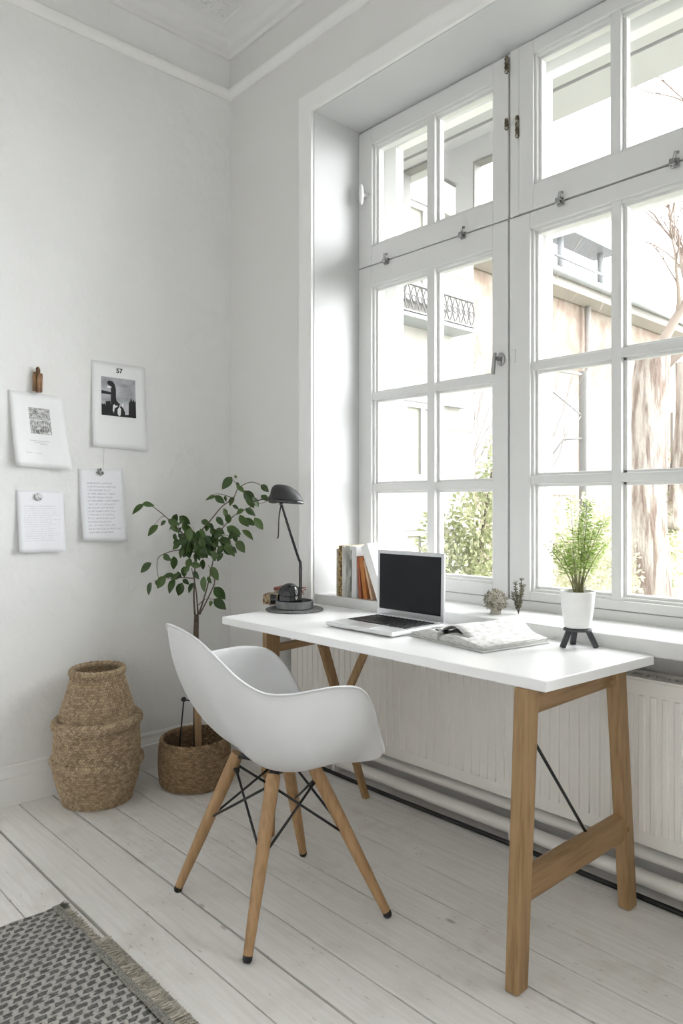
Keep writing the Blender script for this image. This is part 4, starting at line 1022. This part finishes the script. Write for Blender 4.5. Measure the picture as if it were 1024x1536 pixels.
# brick house further back
bh = thing('brick_house', (-5, 9, GZ), 'weathered brick house with a grey tiled roof behind the garden', 'building')
MB().bb((-8, 4.6, GZ), (-3.0, 15, 4.35)).build('wall', brick, bh)
MB().prism([(-2.6, 4.6, 4.42), (-2.6, 4.6, 4.52), (-5.5, 4.6, 6.2), (-8, 4.6, 4.4)], (0, 10.4, 0)).build('roof', roofm, bh)
MB().bb((-2.95, 4.6, 4.28), (-2.62, 15, 4.42)).build('eave', mat('eave_wood', (.36, .345, .32), .8), bh)
MB().tube([(-2.55, 4.6, 4.45), (-2.55, 15, 4.45)], .06, 8).build('gutter', gzinc, bh, smooth=True)
for y in (6.6, 8.7): MB().tube([(-2.9, y, GZ), (-2.9, y, 4.3)], .05, 8).build('downpipe', mat('downpipe', (.42, .41, .40), .6) if y == 6.6 else bpy.data.materials['downpipe'], bh, smooth=True)
for y in (5.6, 7.6, 9.8, 12): 
    fo = MB().bb((-3.04, y, 1.3), (-2.96, y + .9, 2.9)).build('window', white_o, bh); MB().bb((-2.965, y + .08, 1.38), (-2.95, y + .82, 2.82)).build('window_glass', mat('dim_glass', (.2, .2, .19), .3) if y == 5.6 else bpy.data.materials['dim_glass'], fo)
hd = MB(); hd.bb((-3.1, 7.6, 5.17), (-2.64, 9.25, 5.23)); hdo = hd.build('roof_hood', gzinc, bh)
hs2 = MB()
for y in (7.8, 9.0): hs2.tube([(-2.85, y, 4.6), (-2.85, y, 5.18)], .05, 8)
hs2.tube([(-2.7, 7.4, 4.75), (-2.7, 9.2, 4.75)], .02, 6); hs2.build('hood_post', gzinc, hdo, smooth=True)
# clothes pole
po = thing('garden_pole', (-1.5, 6.04, GZ), 'tall thin grey pole with cross rods in the garden', 'pole')
MB().tube([(-1.5, 6.04, GZ), (-1.5, 6.04, 2.74)], .055, 10).build('post', mat('pole_paint', (.26, .26, .26), .6), po, smooth='auto')
b = MB(); b.tube([(-1.5, 4.9, 2.66), (-1.5, 6.04, 2.70)], .018, 6); b.tube([(-1.5, 5.0, 2.55), (-1.5, 6.04, 2.2)], .01, 6); b.tube([(-1.5, 5.2, 1.6), (-1.5, 6.04, 2.25)], .01, 6); b.tube([(-1.5, 5.6, 1.9), (-1.5, 6.6, 2.0)], .012, 6)
b.build('cross_rod', bpy.data.materials['pole_paint'], po, smooth=True)
# trees
random.seed(14)
barkt = mat('tree_bark', (.27, .20, .165), .9, vary=(5, (.60, .54, .49), .40, .56, (3, 3, .45)), bump=(10, .9, .05, (4, 4, .8)))
def grow(mb, p, d, L, r, lev, spread=.6):
    pts = [p]; q = p.copy(); dd = d.copy()
    for i in range(5):
        dd = (dd + V((random.uniform(-.22, .22), random.uniform(-.22, .22), random.uniform(-.05, .15)))).normalized(); q = q + dd * L / 5; pts.append(q.copy())
    mb.tube(pts, [r * (1 - .5 * i / 5) for i in range(6)], 7 if r > .03 else 4)
    if lev > 0:
        for i in range(random.choice((3, 4, 5))):
            k = random.randint(2, 5); a = random.uniform(0, 2 * PI)
            grow(mb, pts[k], (dd + V((math.cos(a), math.sin(a), random.uniform(-.1, .5))) * spread).normalized(), L * random.uniform(.5, .75), r * .45, lev - 1, spread)
tt = thing('old_tree', (-.66, 5.92, GZ), 'thick brown ivy-grown tree trunk outside the right casement', 'tree')
tp_ = [V((-.66, 5.92, GZ)), V((-.68, 5.9, .1)), V((-.70, 5.88, 1.0)), V((-.68, 5.9, 1.7)), V((-.66, 5.92, 2.3)), V((-.62, 5.95, 2.8))]
P = catmull(tp_, 6); b = MB(); b.tube(P, [.30 - .13 * i / len(P) for i in range(len(P))], 20)
b.tube(catmull([(-.50, 6.02, .9), (-.40, 6.12, 1.5), (-.36, 6.15, 2.2), (-.38, 6.15, 2.7)], 5), [.13 - .05 * i / 16 for i in range(16)], 12)
b.build('trunk', barkt, tt, smooth=True)
b = MB()
for p, d in ((V((-.64, 5.93, 2.5)), V((.5, .3, .5))), (V((-.62, 5.95, 2.78)), V((.3, .4, 1))), (V((-.38, 6.15, 2.6)), V((.6, .5, .5))), (V((-.38, 6.15, 2.3)), V((.7, .6, .1)))):
    grow(b, p, d.normalized(), 1.3, .06, 3)
b.build('branches', M['twig'], tt, smooth=True)
def cloud(mb, c, r, n, s_, cone=False, fl=None):
    for i in range(n):
        if cone:
            t = random.random() ** .8; a = random.uniform(0, 2 * PI); q = random.random() ** .5 * (1.02 - t) + .03; p = V(c) + V((r[0] * q * math.cos(a), r[1] * q * math.sin(a), r[2] * t)); d = V((math.cos(a), math.sin(a), -.3 + random.uniform(-.5, .5)))
        else:
            d = V((random.gauss(0, 1), random.gauss(0, 1), random.gauss(0, 1))).normalized(); q = random.random() ** .45; p = V(c) + V((d.x * r[0], d.y * r[1], d.z * r[2])) * q; d = d + V((random.uniform(-1, 1), random.uniform(-1, 1), random.uniform(-1, 1)))
        lance(mb, p, d, random.uniform(.6, 1.3) * s_, random.uniform(.35, .6) * s_)
b = MB(); cloud(b, (-.50, 5.98, .9), (.10, .10, .9), 500, .05); cloud(b, (-.86, 5.75, 1.4), (.08, .08, .8), 260, .05); b.build('ivy', M['bush'], tt)
t2 = thing('bare_tree', (-1.6, 10.5, GZ), 'slim bare tree with fine twigs beyond the brick house roof', 'tree')
b = MB(); base = V((-1.55, 10.4, GZ)); top = V((-1.45, 10.5, 4.6)); b.tube([base, base.lerp(top, .5), top], [.22, .18, .13], 10); b.build('trunk', M['twig'], t2, smooth=True)
b = MB()
for i in range(9): 
    a = random.uniform(0, 2 * PI); grow(b, base.lerp(top, random.uniform(.6, 1.)), V((math.cos(a) * .35, math.sin(a) * .35, 1)).normalized(), 2.6, .07, 3, .55)
b.build('branches', M['twig'], t2, smooth=True)
t3 = thing('bare_shrub', (-2.2, 5.0, GZ), 'reddish bare climbing shrub against the brick house', 'shrub')
b = MB()
for i in range(7):
    a = random.uniform(0, 2 * PI); grow(b, V((-2.5 + random.uniform(-.15, .15), 5.25 + random.uniform(-.25, .5), GZ)), V((math.cos(a) * .1, math.sin(a) * .1, 1)).normalized(), 2.3, .014, 4, .27)
b.build('branches', M['twig'], t3, smooth=True)
def bush(nm, c, r, n, s_, m, label, cone=False):
    o = thing(nm, c, label, 'bush'); b = MB(); cloud(b, c if cone else (c[0], c[1], c[2] + r[2]), r, n, s_, cone); b.build('foliage', m, o)
    MB().tube([c, (c[0], c[1], c[2] + r[2] * .9)], [.03, .01], 6).build('stem', M['bark'], o, smooth=True)
o = thing('garden_shrub', (-.78, 2.90, GZ), 'tall loose green bush outside the left casement, behind the laptop', 'bush'); b = MB()
for c_, r_, n_ in (((-.82, 2.86, .45), (.42, .42, .55), 2300), ((-.72, 2.95, .95), (.26, .26, .40), 900), ((-.62, 3.05, 1.35), (.17, .17, .35), 420), ((-.95, 2.75, .85), (.2, .2, .3), 350), ((-.8, 2.88, -.3), (.5, .5, .5), 1500)): cloud(b, c_, r_, n_, .06)
b.build('foliage', M['bush'], o); MB().tube([(-.78, 2.9, GZ), (-.76, 2.92, .5), (-.64, 3.03, 1.5)], [.03, .02, .008], 6).build('stem', M['bark'], o, smooth=True)
bush('garden_bush', (-.16, 3.6, GZ), (.50, .5, 1.02), 5000, .05, M['bushb'], 'pale green rounded bush outside, behind the feathery plant')
bush('garden_bush', (.55, 6.6, GZ), (.9, .7, 1.1), 5000, .07, M['bushb'], 'low pale bush outside, right of the thick tree trunk')
bush('garden_bush', (-1.6, 7.4, GZ), (.9, .9, 1.0), 3500, .08, M['bushb'], 'distant pale bush outside, behind the grey pole')

# ------------------------------------------------------------------ light, camera
wd = bpy.data.worlds.new('sky'); bpy.context.scene.world = wd; wd.use_nodes = True
wt = wd.node_tree; bg = wt.nodes['Background']; bg.inputs[0].default_value = (.975, .988, 1., 1)
# overcast sky, brightest round the veiled sun to the right of the window
SUN = V((.52, 1.0, .46)).normalized(); SKY, PEAK, SPREAD = .6, 7.2, .24
tc = wt.nodes.new('ShaderNodeTexCoord'); dt = wt.nodes.new('ShaderNodeVectorMath'); dt.operation = 'DOT_PRODUCT'; dt.inputs[1].default_value = SUN
wt.links.new(tc.outputs['Generated'], dt.inputs[0])
def wmath(op, a, b):
    x = wt.nodes.new('ShaderNodeMath'); x.operation = op
    for i, v in enumerate((a, b)):
        if isinstance(v, (int, float)): x.inputs[i].default_value = v
        else: wt.links.new(v, x.inputs[i])
    return x.outputs[0]
lobe = wmath('EXPONENT', wmath('DIVIDE', wmath('SUBTRACT', dt.outputs['Value'], 1.), SPREAD), 0.)
wt.links.new(wmath('ADD', wmath('MULTIPLY', lobe, PEAK), SKY), bg.inputs[1])
cam = bpy.data.cameras.new('camera'); co = bpy.data.objects.new('camera', cam); C.objects.link(co)
F_PX = 1096.; a_ = math.atan((500 + 512) / F_PX); th = PI - a_
cam.sensor_fit = 'HORIZONTAL'; cam.sensor_width = 36; cam.lens = 36 * F_PX / 1024; cam.shift_y = -12 / 1024; cam.clip_start = .02
co.location = (2.943, -1.989, 1.16); co.rotation_euler = (PI / 2, 0, th - PI / 2)
sc = bpy.context.scene; sc.camera = co
sc.view_settings.view_transform = 'Standard'; sc.view_settings.look = 'None'; sc.view_settings.exposure = 1.84; sc.view_settings.gamma = 1; sc.view_settings.use_curve_mapping = False
sc.cycles.diffuse_bounces = 8; sc.cycles.max_bounces = 16; sc.cycles.transparent_max_bounces = 16
sc.cycles.use_denoising = True
